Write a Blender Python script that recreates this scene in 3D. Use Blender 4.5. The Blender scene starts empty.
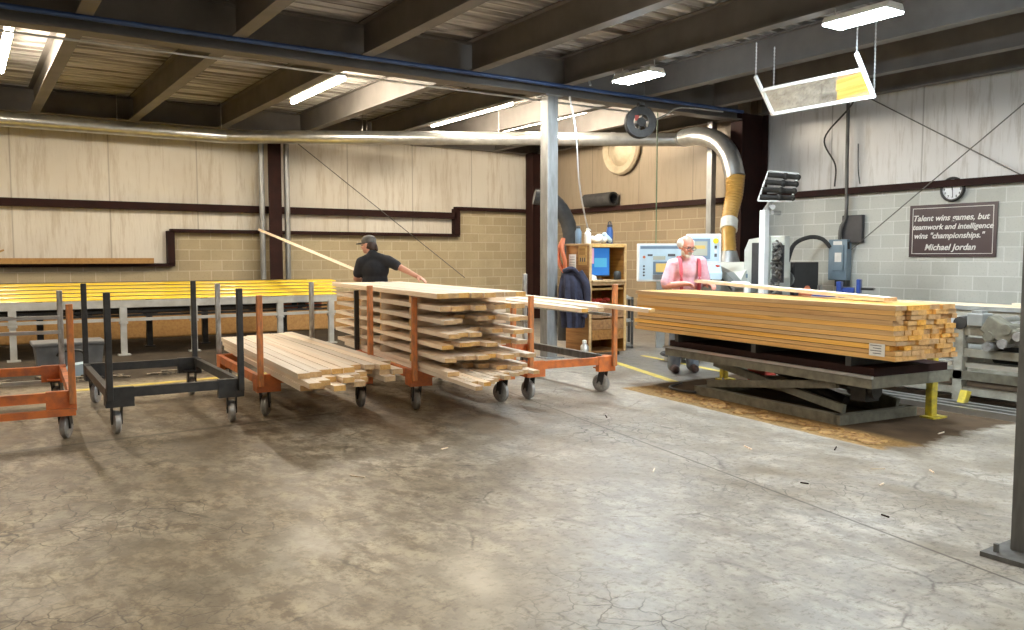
import bpy, bmesh, math, random
from mathutils import Vector, Matrix, Euler, Quaternion
random.seed(7)
S = bpy.context.scene
COL = S.collection
V = Vector
PI = math.pi

# ------------------------------------------------------------------ materials
class NT:
    def __init__(s, name):
        s.m = bpy.data.materials.new(name); s.m.use_nodes = True
        s.t = s.m.node_tree; s.t.nodes.clear()
        s.out = s.t.nodes.new('ShaderNodeOutputMaterial')
        s.b = s.t.nodes.new('ShaderNodeBsdfPrincipled')
        s.t.links.new(s.b.outputs[0], s.out.inputs[0])
        s.tc = s.t.nodes.new('ShaderNodeTexCoord')
    def put(s, sock, v):
        if isinstance(v, bpy.types.NodeSocket): s.t.links.new(v, sock)
        elif isinstance(v, (tuple, list)) and len(v) == 3 and sock.type == 'RGBA': sock.default_value = (*v, 1)
        else: sock.default_value = v
    def n(s, typ, ins=None, out=0, **props):
        nd = s.t.nodes.new(typ)
        for k, v in props.items(): setattr(nd, k, v)
        for k, v in (ins or {}).items(): s.put(nd.inputs[k], v)
        return nd.outputs[out]
    def set(s, **kw):
        for k, v in kw.items(): s.put(s.b.inputs[k.replace('_', ' ')], v)
        return s.m
    def map(s, scale=(1, 1, 1), loc=(0, 0, 0), rot=(0, 0, 0), src='Object'):
        return s.n('ShaderNodeMapping', {0: s.tc.outputs[src], 1: loc, 2: rot, 3: scale})
    def noise(s, scale, vec=None, detail=4, rough=.55, out=0):
        return s.n('ShaderNodeTexNoise', {'Vector': vec if vec is not None else s.tc.outputs['Object'], 'Scale': scale, 'Detail': detail, 'Roughness': rough}, out)
    def ramp(s, fac, *stops):
        nd = s.t.nodes.new('ShaderNodeValToRGB'); s.put(nd.inputs[0], fac)
        e = nd.color_ramp.elements
        while len(e) < len(stops): e.new(.5)
        for el, (p, c) in zip(e, stops):
            el.position = p; el.color = (c, c, c, 1) if isinstance(c, (int, float)) else (*c, 1)
        return nd.outputs[0]
    def mix(s, fac, a, b, mode='MIX'):
        nd = s.t.nodes.new('ShaderNodeMix'); nd.data_type = 'RGBA'; nd.blend_type = mode
        s.put(nd.inputs[0], fac); s.put(nd.inputs[6], a); s.put(nd.inputs[7], b)
        return nd.outputs[2]
    def math(s, op, a, b=0.0, c=0.0, clamp=False):
        nd = s.t.nodes.new('ShaderNodeMath'); nd.operation = op; nd.use_clamp = clamp
        s.put(nd.inputs[0], a); s.put(nd.inputs[1], b); s.put(nd.inputs[2], c)
        return nd.outputs[0]
    def bump(s, h, strength=.3, dist=.01):
        s.put(s.b.inputs['Normal'], s.n('ShaderNodeBump', {'Height': h, 'Strength': strength, 'Distance': dist}))
    def xyz(s, src='Object'):
        nd = s.t.nodes.new('ShaderNodeSeparateXYZ'); s.t.links.new(s.tc.outputs[src], nd.inputs[0]); return nd.outputs

def basic(name, c1, c2=None, rough=.6, metal=0., scale=6., stretch=(1, 1, 1), lo=.35, hi=.7, bump=0., spec=.5):
    N = NT(name); c2 = c2 or tuple(x * .75 for x in c1)
    f = N.ramp(N.noise(scale, N.map(stretch)), (lo, 0), (hi, 1))
    if bump: N.bump(f, bump)
    return N.set(Base_Color=N.mix(f, c1, c2), Roughness=rough, Metallic=metal, Specular_IOR_Level=spec)

def glow(name, col, strength):
    N = NT(name)
    f = N.ramp(N.noise(3.), (0, tuple(x * .96 for x in col)), (1, col))
    return N.set(Base_Color=(.9, .9, .9) if strength > 5 else tuple(x * .3 for x in col), Emission_Color=f, Emission_Strength=strength, Roughness=.5)

def wood(name, pale, dark, tint=.16, rough=.55):
    N = NT(name)
    info = N.t.nodes.new('ShaderNodeObjectInfo')
    off = N.n('ShaderNodeCombineXYZ', {0: N.math('MULTIPLY', info.outputs['Random'], 37.), 1: N.math('MULTIPLY', info.outputs['Random'], 91.), 2: 0.})
    vec = N.n('ShaderNodeVectorMath', {0: N.map((9, .7, 9)), 1: off}, operation='ADD')
    g = N.noise(2.2, vec, 6, .7)
    f = N.ramp(g, (.40, 0), (.66, 1))
    knots = N.ramp(N.n('ShaderNodeTexVoronoi', {'Vector': N.n('ShaderNodeVectorMath', {0: N.map((5, 1.6, 5)), 1: off}, operation='ADD'), 'Scale': 1.3}), (.03, 1), (.085, 0))
    c = N.mix(f, pale, dark)
    c = N.mix(N.math('MULTIPLY', knots, .55), c, tuple(x * .35 for x in dark))
    hv = N.math('ADD', N.math('MULTIPLY', N.math('SUBTRACT', info.outputs['Random'], .5), 2 * tint), 1.)
    c = N.n('ShaderNodeHueSaturation', {'Color': c, 'Value': hv, 'Saturation': N.math('ADD', N.math('MULTIPLY', info.outputs['Random'], .3), .85)})
    N.bump(g, .12, .004)
    return N.set(Base_Color=c, Roughness=rough)

M = {}
M['pine'] = wood('pine', (.91, .79, .645), (.78, .60, .43))
M['pine_end'] = wood('pine_end', (.62, .39, .165), (.45, .25, .085))
M['gold'] = wood('gold_pine', (.74, .46, .17), (.50, .255, .07))
M['gold_end'] = wood('gold_pine_end', (.58, .33, .12), (.36, .18, .055), .3)
M['bench_wood'] = wood('bench_wood', (.36, .185, .07), (.20, .088, .028), .08)
M['ledge_wood'] = wood('ledge_wood', (.45, .25, .07), (.34, .17, .045), .08)
M['edge_wood'] = wood('edge_wood', (.62, .40, .17), (.46, .27, .10), .08)
M['orange'] = basic('orange_paint', (.68, .19, .045), (.40, .12, .05), .5, scale=9, lo=.45, hi=.7)
M['orange_worn'] = basic('orange_worn', (.66, .22, .06), (.28, .14, .07), .55, scale=14, stretch=(2, 2, .6), lo=.4, hi=.7)
M['black'] = basic('black_paint', (.022, .021, .021), (.05, .047, .043), .5, scale=10)
M['steel'] = basic('bare_steel', (.55, .55, .53), (.27, .25, .22), .38, .75, scale=12, stretch=(3, 3, .8))
M['galv'] = basic('galvanised', (.62, .63, .62), (.48, .49, .49), .3, .85, scale=7)
M['rubber'] = basic('rubber', (.025, .025, .025), (.05, .048, .045), .75)
M['wheel'] = basic('wheel_iron', (.50, .49, .47), (.22, .21, .20), .4, .5, scale=14)
M['brown_steel'] = basic('brown_steel', (.030, .011, .009), (.020, .009, .008), .7, scale=5, spec=.15)
M['joist'] = basic('joist_paint', (.17, .155, .142), (.125, .113, .103), .55, scale=2.5)
M['deck'] = basic('deck_metal', (.74, .72, .68), (.20, .18, .155), .45, .2, scale=1.6, stretch=(.3, 8, 1), lo=.40, hi=.60)  # light and dark of the lamplit ribs painted in as streaks
M['column'] = basic('column_grey', (.36, .37, .37), (.25, .25, .245), .38, .5, scale=6, stretch=(2, 2, .5))
M['post_grey'] = basic('post_grey', (.16, .155, .145), (.09, .085, .075), .5, .3, scale=7, stretch=(2, 2, .4))
M['yellow'] = basic('yellow_paint', (.86, .62, .05), (.72, .49, .03), .22, scale=3, stretch=(.4, 4, 1))
M['yellow_worn'] = basic('yellow_worn', (.62, .47, .03), (.25, .20, .06), .5, scale=14)
M['yellow_line'] = basic('yellow_line', (.78, .62, .10), (.55, .44, .17), .5, scale=6)
M['conv_grey'] = basic('conveyor_grey', (.50, .51, .49), (.36, .35, .32), .45, scale=5)
M['conv_beige'] = basic('conveyor_beige', (.42, .41, .35), (.25, .23, .18), .5, scale=7)
M['lift_grey'] = basic('lift_grey', (.20, .19, .145), (.11, .10, .075), .55, scale=11)
M['lift_top'] = basic('lift_top', (.36, .36, .35), (.18, .17, .16), .4, .4, scale=6)
M['machine'] = basic('machine_grey', (.58, .60, .55), (.50, .51, .46), .42, scale=3)
M['machine_dark'] = basic('machine_dark', (.32, .33, .31), (.2, .2, .19), .45, scale=4)
M['white_metal'] = basic('white_metal', (.80, .81, .80), (.68, .70, .70), .4, scale=4)
M['pale_blue'] = basic('pale_blue', (.50, .62, .70), (.44, .56, .64), .4, scale=4)
M['slate_blue'] = basic('slate_blue', (.16, .23, .31), (.13, .19, .26), .4, scale=4)
M['blue_pipe'] = basic('blue_pipe', (.05, .10, .25), (.035, .065, .16), .35, .2, scale=5)
M['hose_tan'] = basic('hose_tan', (.50, .29, .07), (.38, .21, .05), .38, scale=6)
M['white_tape'] = basic('white_tape', (.78, .77, .72), (.66, .64, .58), .5)
M['paper'] = basic('paper', (.78, .77, .74), (.66, .65, .62), .7, scale=9)
M['ink'] = basic('ink', (.05, .05, .06), (.09, .09, .1), .6)
M['red'] = basic('red_paint', (.45, .05, .03), (.28, .035, .02), .45)
M['blue_bottle'] = basic('blue_bottle', (.03, .09, .28), (.02, .07, .21), .3)
M['blue_vise'] = basic('blue_vise', (.03, .07, .30), (.02, .045, .18), .35)
M['disc_blue'] = basic('disconnect_blue', (.20, .27, .33), (.15, .21, .26), .4)
M['dark_panel'] = basic('dark_panel', (.045, .045, .05), (.03, .03, .033), .45)
M['sign_dark'] = basic('sign_brown', (.040, .022, .026), (.060, .034, .038), .3, scale=2.5)
M['clock_face'] = basic('clock_face', (.78, .80, .82), (.72, .74, .77), .4)
M['mirror'] = basic('mirror_glass', (.86, .87, .86), (.80, .81, .80), .03, 1., scale=2)
M['fan_tan'] = basic('fan_tan', (.52, .44, .31), (.38, .31, .21), .5, .1, scale=4)
M['jacket'] = basic('jacket_cloth', (.030, .032, .060), (.012, .012, .026), .85, scale=9, bump=.3)
M['skin'] = basic('skin', (.62, .33, .24), (.54, .26, .18), .5, scale=14)
M['skin_pink'] = basic('skin_pink', (.74, .34, .26), (.66, .27, .20), .5, scale=14)
M['black_cloth'] = basic('black_cloth', (.012, .013, .018), (.02, .021, .026), .85, scale=10, bump=.25)
M['pink_cloth'] = basic('pink_cloth', (.78, .48, .54), (.66, .34, .41), .8, scale=16, bump=.3)
M['brace_pink'] = basic('brace_pink', (.60, .10, .13), (.50, .07, .10), .7)
M['jeans'] = basic('jeans', (.17, .18, .20), (.11, .12, .135), .85, scale=12, bump=.25)
M['dark_trousers'] = basic('dark_trousers', (.03, .03, .035), (.05, .05, .055), .85)
M['shoe'] = basic('shoe_leather', (.06, .025, .018), (.035, .016, .012), .45)
M['hair_dark'] = basic('hair_dark', (.035, .018, .012), (.06, .03, .02), .6, scale=40, stretch=(1, 1, .2))
M['hair_white'] = basic('hair_white', (.78, .74, .68), (.62, .57, .50), .6, scale=50, stretch=(1, 1, .3))
M['cap'] = basic('cap_cloth', (.10, .095, .09), (.17, .16, .15), .8, scale=12)
M['cap_dark'] = basic('cap_peak', (.025, .025, .028), (.04, .04, .042), .7)
M['copper'] = basic('air_hose_orange', (.60, .17, .07), (.45, .12, .05), .5)
M['cable_green'] = basic('cable_green', (.10, .16, .09), (.07, .11, .06), .5)
M['debris'] = basic('debris', (.36, .29, .20), (.13, .11, .085), .9, scale=18, lo=.4, hi=.6, bump=.6)
M['sawdust'] = basic('sawdust', (.46, .28, .10), (.26, .14, .05), .9, scale=20, lo=.4, hi=.62, bump=.5)
M['crate'] = basic('crate_grey', (.20, .20, .20), (.12, .12, .12), .55)
M['led'] = glow('led_cool', (.80, .92, 1.), 108.)
M['tube_front'] = glow('tube_neutral', (1., .86, .66), 18.)
M['tube'] = glow('tube_warm', (1., .87, .69), 78.)
M['screen_blue'] = glow('screen_blue', (.04, .25, .75), .22)
M['screen_pink'] = glow('screen_pink', (.85, .45, .60), .3)
M['screen_cyan'] = glow('screen_cyan', (.12, .55, .85), .25)
M['screen_cream'] = glow('screen_cream', (.78, .80, .66), .12)
M['screen_amber'] = glow('screen_amber', (.95, .68, .20), .2)

def concrete():
    N = NT('concrete_floor')
    x, y, z = N.xyz()
    big = N.noise(.55, detail=6, rough=.62)
    mid = N.noise(2.6, N.map((1, .7, 1), rot=(0, 0, .5)), 7, .68)
    fine = N.noise(22, detail=5, rough=.7)
    c = N.ramp(big, (.33, (.27, .20, .12)), (.5, (.44, .365, .255)), (.68, (.60, .53, .42)))
    c = N.mix(N.ramp(N.noise(8, N.map((1, .6, 1), rot=(0, 0, .9)), 8, .72), (.43, .85), (.57, 0)), c, (.14, .10, .06))
    cool_tint = N.ramp(N.math('ADD', N.math('SUBTRACT', x, N.math('MULTIPLY', y, .55)), N.math('MULTIPLY', big, .8)), (.2, 0), (1.6, 1))  # cool lamp light on the right painted into the floor as grey
    c = N.mix(N.math('MULTIPLY', cool_tint, .6), c, N.mix(.75, c, (.42, .42, .41)))
    c = N.mix(N.ramp(mid, (.38, .75), (.62, 0)), c, (.20, .165, .12))
    c = N.mix(N.ramp(fine, (.53, 0), (.64, .6)), c, (.12, .09, .06))
    c = N.mix(N.ramp(N.noise(11, N.map((1, 2.2, 1), rot=(0, 0, .25)), 9, .75), (.56, 0), (.66, .8)), c, (.11, .08, .05))
    # scuffs: short drawn-out dark marks
    sc = N.noise(5, N.map((1.4, 6, 1), rot=(0, 0, -.7)), 6, .7)
    c = N.mix(N.ramp(sc, (.60, 0), (.69, .5)), c, (.14, .11, .08))
    # crazing cracks in patches
    vw = N.n('ShaderNodeVectorMath', {0: N.map((1, 1, 0)), 1: N.n('ShaderNodeVectorMath', {0: N.noise(3, out=1), 1: (.22, .22, 0)}, operation='MULTIPLY')}, operation='ADD')
    cr = N.n('ShaderNodeTexVoronoi', {'Vector': vw, 'Scale': 7.}, feature='DISTANCE_TO_EDGE')
    cr2 = N.n('ShaderNodeTexVoronoi', {'Vector': vw, 'Scale': .8}, feature='DISTANCE_TO_EDGE')
    patch = N.ramp(N.noise(.5, N.map(loc=(2.4, 1.1, 0)), 3), (.50, 0), (.60, 1))
    crack = N.math('MULTIPLY', N.ramp(cr, (.0, .9), (.034, 0)), patch)
    crack = N.math('MAXIMUM', crack, N.math('MULTIPLY', N.ramp(cr2, (.0, .7), (.010, 0)), N.ramp(mid, (.45, 0), (.6, 1))))
    # sawn joint running into the room
    jx = N.math('ABSOLUTE', N.math('SUBTRACT', N.math('SUBTRACT', x, 3.69), N.math('MULTIPLY', y, .176)))
    joint = N.math('MULTIPLY', N.ramp(jx, (.004, .8), (.014, 0)), N.math('LESS_THAN', y, 7.6))
    jy = N.math('ABSOLUTE', N.math('SUBTRACT', y, N.math('ADD', 7.35, N.math('MULTIPLY', x, .05))))
    joint = N.math('MAXIMUM', joint, N.math('MULTIPLY', N.ramp(jy, (.01, .7), (.05, 0)), N.math('LESS_THAN', x, 3.0)))
    c = N.mix(N.math('MAXIMUM', crack, joint), c, (.06, .045, .03))
    # oily dirt under the conveyor, behind the yellow line
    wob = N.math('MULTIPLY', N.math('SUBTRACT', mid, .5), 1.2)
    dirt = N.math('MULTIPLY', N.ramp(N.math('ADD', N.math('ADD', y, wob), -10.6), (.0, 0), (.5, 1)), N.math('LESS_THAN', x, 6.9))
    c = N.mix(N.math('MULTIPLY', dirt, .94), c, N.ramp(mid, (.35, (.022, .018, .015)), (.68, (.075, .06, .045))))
    # walkway between the two yellow lines, darker grey rubber paint
    wk = N.math('MULTIPLY', N.math('GREATER_THAN', N.math('SUBTRACT', x, N.math('MULTIPLY', y, .34)), 4.73), N.math('GREATER_THAN', y, 7.1))
    c = N.mix(N.math('MULTIPLY', wk, .55), c, (.13, .13, .13))
    # brown sawdust-stained patch round the lift
    u = N.math('SUBTRACT', x, N.math('MULTIPLY', N.math('SUBTRACT', y, 3.6), .10))
    e1 = N.ramp(N.math('ADD', N.math('SUBTRACT', u, 5.88), N.math('MULTIPLY', wob, .10)), (.0, 0), (.03, 1))
    e2 = N.ramp(N.math('ADD', N.math('SUBTRACT', y, 3.58), N.math('MULTIPLY', wob, .5)), (.0, 0), (.10, 1))
    e3 = N.ramp(N.math('ADD', N.math('SUBTRACT', 7.15, y), N.math('MULTIPLY', wob, .3)), (.0, 0), (.08, 1))
    pit = N.math('MULTIPLY', N.math('MULTIPLY', e1, e2), e3)
    band = N.ramp(N.math('ADD', N.math('SUBTRACT', u, 5.88), N.math('MULTIPLY', wob, .12)), (.40, 1), (.52, 0))
    pc = N.mix(band, N.ramp(mid, (.35, (.045, .028, .017)), (.65, (.10, .068, .042))), N.ramp(fine, (.35, (.20, .115, .045)), (.65, (.36, .235, .10))))
    c = N.mix(pit, c, pc)
    r = N.math('ADD', N.math('MULTIPLY', N.ramp(mid, (.35, 0), (.65, 1)), .18), .33)
    dull = N.math('MAXIMUM', pit, dirt)
    r = N.math('ADD', r, N.math('MULTIPLY', dull, .4))
    hgt = N.math('SUBTRACT', N.math('MULTIPLY', fine, .25), crack)
    N.bump(hgt, .25, .006)
    return N.set(Base_Color=c, Roughness=r, Specular_IOR_Level=N.math('SUBTRACT', .5, N.math('MULTIPLY', dull, .42)))
M['floor'] = concrete()

def blockwall(name, axis, c1, c2, mortar):
    """concrete blocks 0.41 x 0.205 m; the wall lies along X or along Y"""
    N = NT(name)
    x, y, z = N.xyz()
    vec = N.n('ShaderNodeCombineXYZ', {0: x if axis == 'X' else y, 1: z, 2: 0.})
    br = N.n('ShaderNodeTexBrick', {'Vector': vec, 'Color1': c1, 'Color2': c2, 'Mortar': mortar, 'Scale': 1., 'Mortar Size': .009, 'Mortar Smooth': .3, 'Bias': -.1, 'Brick Width': .41, 'Row Height': .205})
    fac = N.t.nodes[br.node.name].outputs['Fac']
    pit = N.noise(38, detail=4, rough=.7); st = N.noise(1.3, detail=5)
    c = N.mix(N.ramp(pit, (.55, 0), (.72, .4)), br, tuple(v * .55 for v in c2))
    c = N.mix(N.ramp(st, (.5, 0), (.75, .35)), c, tuple(v * .6 for v in c2))
    N.bump(N.math('SUBTRACT', N.math('MULTIPLY', pit, .4), fac), .35, .008)
    return N.set(Base_Color=c, Roughness=.8)
M['block_tan'] = blockwall('block_tan', 'X', (.47, .395, .255), (.39, .32, .20), (.56, .49, .35))
M['block_grey'] = blockwall('block_grey', 'Y', (.56, .565, .52), (.47, .475, .43), (.66, .665, .63))

def insul(name, axis, base, stain):
    N = NT(name)
    x, y, z = N.xyz()
    a = x if axis == 'X' else y
    seam = N.math('ABSOLUTE', N.math('SUBTRACT', N.math('FRACT', N.math('MULTIPLY', a, 1 / 1.55)), .5))
    sm = N.ramp(seam, (.0, .8), (.012, 0))
    streak = N.noise(4.5, N.map((2.2, 2.2, .22)), 6, .7)
    broad = N.noise(.7, detail=4)
    c = N.mix(N.ramp(streak, (.50, 0), (.66, .75)), base, stain)
    c = N.mix(N.ramp(broad, (.42, 0), (.7, .4)), c, stain)
    c = N.mix(sm, c, tuple(v * .6 for v in stain))
    wr = N.noise(7, N.map((2.5, 2.5, .35)), 4, .6)
    N.bump(wr, .25, .03)
    return N.set(Base_Color=c, Roughness=.5)
M['insul_back'] = insul('insulation_back', 'X', (.70, .66, .58), (.50, .43, .33))
M['insul_right'] = insul('insulation_right', 'Y', (.72, .71, .70), (.46, .43, .39))
M['plain_wall'] = basic('plain_wall', (.42, .39, .34), (.35, .32, .27), .8, scale=1.5)

# ------------------------------------------------------------------ mesh helpers
class MB:
    def __init__(s): s.bm = bmesh.new(); s.mi = 0
    def _mark(s, n0):
        s.bm.faces.ensure_lookup_table()
        for f in s.bm.faces[n0:]: f.material_index = s.mi
    def box(s, c, size, rz=0., rx=0., ry=0., bev=0.):
        n0 = len(s.bm.faces)
        m = Matrix.Translation(V(c)) @ Euler((rx, ry, rz), 'XYZ').to_matrix().to_4x4() @ Matrix.Diagonal((*size, 1))
        g = bmesh.ops.create_cube(s.bm, size=1., matrix=m)
        if bev:
            es = list({e for v in g['verts'] for e in v.link_edges})
            bmesh.ops.bevel(s.bm, geom=es, offset=bev, segments=2, affect='EDGES', profile=.5)
        s._mark(n0); return s
    def bar(s, a, b, w, h=None, bev=0.):
        """rectangular bar from a to b, w across (level), h the other way"""
        a, b = V(a), V(b); d = b - a; L = d.length; h = h or w
        q = d.to_track_quat('Y', 'Z')
        n0 = len(s.bm.faces)
        g = bmesh.ops.create_cube(s.bm, size=1., matrix=Matrix.Translation((a + b) / 2) @ q.to_matrix().to_4x4() @ Matrix.Diagonal((w, L, h, 1)))
        if bev:
            es = list({e for v in g['verts'] for e in v.link_edges})
            bmesh.ops.bevel(s.bm, geom=es, offset=bev, segments=2, affect='EDGES', profile=.5)
        s._mark(n0); return s
    def cyl(s, a, b, r, r2=None, seg=16):
        a, b = V(a), V(b); d = b - a
        n0 = len(s.bm.faces)
        q = d.to_track_quat('Z', 'Y')
        bmesh.ops.create_cone(s.bm, cap_ends=True, segments=seg, radius1=r, radius2=r if r2 is None else r2, depth=d.length,
                              matrix=Matrix.Translation((a + b) / 2) @ q.to_matrix().to_4x4())
        s._mark(n0); return s
    def ball(s, c, r, seg=14, rings=9, rot=None):
        n0 = len(s.bm.faces)
        r = (r, r, r) if isinstance(r, (int, float)) else r
        m = Matrix.Translation(V(c))
        if rot is not None: m = m @ (rot if isinstance(rot, Matrix) else Euler(rot).to_matrix()).to_4x4()
        bmesh.ops.create_uvsphere(s.bm, u_segments=seg, v_segments=rings, radius=1., matrix=m @ Matrix.Diagonal((*r, 1)))
        s._mark(n0); return s
    def cone2(s, a, b, r1, r2, seg=12):
        """round-ended tapered limb"""
        s.ball(a, r1, seg, 8); s.ball(b, r2, seg, 8)
        return s.cyl(a, b, r1, r2, seg)
    def tube(s, pts, r, seg=10, cap=True, ribs=0.):
        n0 = len(s.bm.faces)
        pts = [V(p) for p in pts]; rings = []
        up = V((0, 0, 1)); prev = None
        for i, p in enumerate(pts):
            t = (pts[min(i + 1, len(pts) - 1)] - pts[max(i - 1, 0)]).normalized()
            if prev is None:
                a = t.cross(up if abs(t.z) < .95 else V((1, 0, 0))).normalized()
            else:
                a = (prev - t * prev.dot(t)).normalized()
            prev = a; b = t.cross(a)
            rr = r[i] if isinstance(r, (list, tuple)) else r
            if ribs and i % 2: rr *= (1 - ribs)
            rings.append([s.bm.verts.new(p + (a * math.cos(2 * PI * k / seg) + b * math.sin(2 * PI * k / seg)) * rr) for k in range(seg)])
        for r0, r1 in zip(rings, rings[1:]):
            for k in range(seg): s.bm.faces.new((r0[k], r0[(k + 1) % seg], r1[(k + 1) % seg], r1[k]))
        if cap:
            s.bm.faces.new(rings[0][::-1]); s.bm.faces.new(rings[-1])
        s._mark(n0); return s
    def prism(s, poly, axis, a, b):
        """polygon of (p, q) pairs extruded along axis from a to b; p, q are the two other axes in order"""
        n0 = len(s.bm.faces)
        def P(p, q, t): return {'X': (t, p, q), 'Y': (p, t, q), 'Z': (p, q, t)}[axis]
        A = [s.bm.verts.new(P(p, q, a)) for p, q in poly]; B = [s.bm.verts.new(P(p, q, b)) for p, q in poly]
        s.bm.faces.new(A); s.bm.faces.new(B[::-1])
        n = len(A)
        for i in range(n): s.bm.faces.new((A[i], B[i], B[(i + 1) % n], A[(i + 1) % n]))
        bmesh.ops.recalc_face_normals(s.bm, faces=s.bm.faces[n0:] if False else list(s.bm.faces)[n0:])
        s._mark(n0); return s
    def lathe(s, prof, c=(0, 0, 0), seg=24, axis='Z', ring=False):
        n0 = len(s.bm.faces); rings = []
        for r, h in prof:
            ring = []
            for k in range(seg):
                a = 2 * PI * k / seg; p, q = r * math.cos(a), r * math.sin(a)
                o = {'Z': (p, q, h), 'X': (h, p, q), 'Y': (p, h, q)}[axis]
                ring.append(s.bm.verts.new(V(c) + V(o)))
            rings.append(ring)
        for r0, r1 in zip(rings, rings[1:] + (rings[:1] if ring else [])):
            for k in range(seg): s.bm.faces.new((r0[k], r0[(k + 1) % seg], r1[(k + 1) % seg], r1[k]))
        if not ring: s.bm.faces.new(rings[0][::-1]); s.bm.faces.new(rings[-1])
        bmesh.ops.recalc_face_normals(s.bm, faces=list(s.bm.faces)[n0:])
        s._mark(n0); return s
    def ibeam(s, a, b, depth, width, tf=.02, tw=.014):
        """I-beam from a to b along X or Y, a and b at mid depth"""
        a, b = V(a), V(b); d = V((0, 0, 1))
        for off, h, w in ((depth / 2 - tf / 2, tf, width), (-depth / 2 + tf / 2, tf, width), (0, depth - 2 * tf, tw)):
            s.bar(a + d * off, b + d * off, w, h)
        return s
    def obj(s, name, mats, parent=None, smooth=False):
        me = bpy.data.meshes.new(name); s.bm.to_mesh(me); s.bm.free()
        for m in (mats if isinstance(mats, (list, tuple)) else [mats]): me.materials.append(M[m] if isinstance(m, str) else m)
        if smooth:
            me.polygons.foreach_set('use_smooth', [True] * len(me.polygons))
        o = bpy.data.objects.new(name, me); COL.objects.link(o)
        if smooth == 'auto' or smooth is True:
            try: me.set_sharp_from_angle(angle=math.radians(40))
            except Exception: pass
        if parent is not None: o.parent = parent
        return o

def tag(o, label, cat, group=None):
    o['label'] = label; o['category'] = cat
    if group: o['group'] = group
    return o
def thing(name, label, cat, loc=(0, 0, 0), rz=0., group=None):
    o = bpy.data.objects.new(name, None); COL.objects.link(o)
    o.empty_display_size = .2
    o.location = loc; o.rotation_euler = (0, 0, rz)
    return tag(o, label, cat, group)
def struct(o): o['kind'] = 'structure'; return o
def copy_tree(o, parent=None):
    c = o.copy(); COL.objects.link(c)
    if parent is not None: c.parent = parent
    for ch in list(o.children): copy_tree(ch, c)
    return c
def dup(root, loc, rz, label, group=None):
    c = copy_tree(root); c.location = loc; c.rotation_euler = (0, 0, rz); c['label'] = label
    if group: c['group'] = group
    return c
def bez(p, n=16):
    """smooth curve through points (Catmull-Rom)"""
    p = [V(q) for q in p]; out = []
    q = [2 * p[0] - p[1]] + p + [2 * p[-1] - p[-2]]
    for i in range(1, len(q) - 2):
        for k in range(n):
            t = k / n
            a, b, c, d = q[i - 1], q[i], q[i + 1], q[i + 2]
            out.append(.5 * ((2 * b) + (c - a) * t + (2 * a - 5 * b + 4 * c - d) * t * t + (3 * b - a - 3 * c + d) * t ** 3))
    out.append(p[-1]); return out

# ------------------------------------------------------------------ camera
cam = bpy.data.cameras.new('camera'); co = bpy.data.objects.new('camera', cam); COL.objects.link(co)
cam.sensor_width = 36.; cam.lens = 825 / 1024 * 36; cam.clip_start = .05; cam.clip_end = 100
YAW = math.radians(33.7); PITCH = math.atan2(58, 825)
co.location = (0, 0, 1.5); co.rotation_euler = (PI / 2 - PITCH, 0, -YAW)
S.camera = co
FW = V((math.sin(YAW), math.cos(YAW), 0)); RT = V((math.cos(YAW), -math.sin(YAW), 0)); UP = V((0, 0, 1))

# ------------------------------------------------------------------ room shell (X along the back wall, Y into the room)
XL, XR, YF, YB, ZT = -7., 12., -7., 16.8, 4.42
struct(MB().box(((XL + XR) / 2, (YF + YB) / 2, -.1), (XR - XL + .6, YB - YF + .6, .2)).obj('floor', 'floor'))
w = MB()      # corrugated deck, ribs along X
prof = []; yy = YF
while yy < YB:
    prof += [(yy, ZT), (yy + .07, ZT), (yy + .10, ZT + .08), (yy + .17, ZT + .08)]; yy += .2
vs = [(w.bm.verts.new((XL, p, q)), w.bm.verts.new((XR, p, q))) for p, q in prof]
for (a, b), (c, d) in zip(vs, vs[1:]): w.bm.faces.new((a, b, d, c))
deck = struct(w.obj('ceiling', 'deck'))
sm = deck.modifiers.new('thickness', 'SOLIDIFY'); sm.thickness = .02; sm.offset = 1
# back wall: stepped block work below, insulation above
bl = MB().prism([(XL, 0), (XR + .2, 0), (XR + .2, 2.62), (9.6, 2.62), (9.6, 1.99), (3.34, 1.99), (3.34, 1.34), (XL, 1.34)], 'Y', YB, YB + .2)
struct(bl.obj('wall_back', 'block_tan'))
up_ = MB().prism([(XL, 1.34), (3.34, 1.34), (3.34, 1.99), (9.6, 1.99), (9.6, 2.62), (XR + .2, 2.62), (XR + .2, ZT + .1), (XL, ZT + .1)], 'Y', YB + .02, YB + .2)
struct(up_.obj('wall_back.001', 'insul_back'))
struct(MB().prism([(YF, 0), (9.9, 0), (9.9, 2.52), (YF, 2.52)], 'X', XR, XR + .2).obj('wall_right', 'block_grey'))
N_ = M['block_tan'].copy(); N_.name = 'block_tan_shaded'
M['block_tan_shaded'] = blockwall('block_tan_shaded', 'Y', (.26, .20, .125), (.215, .16, .10), (.33, .27, .18))  # tan block darkened in colour, as this stretch gets less light
struct(MB().prism([(9.9, 0), (YB, 0), (YB, 2.52), (9.9, 2.52)], 'X', XR, XR + .2).obj('wall_right.001', 'block_tan_shaded'))
struct(MB().prism([(YF, 2.52), (9.9, 2.52), (9.9, ZT + .1), (YF, ZT + .1)], 'X', XR + .02, XR + .2).obj('wall_right.002', 'insul_right'))
M['insul_shaded'] = insul('insulation_shaded', 'Y', (.31, .25, .18), (.24, .185, .125))  # darker copy of the insulation, the weaker light put into its colour
struct(MB().prism([(9.9, 2.52), (YB, 2.52), (YB, ZT + .1), (9.9, ZT + .1)], 'X', XR + .02, XR + .2).obj('wall_right.003', 'insul_shaded'))
struct(MB().box((XL - .1, (YF + YB) / 2, 2.25), (.2, YB - YF + .4, 4.5)).obj('wall_left', 'plain_wall'))
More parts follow.
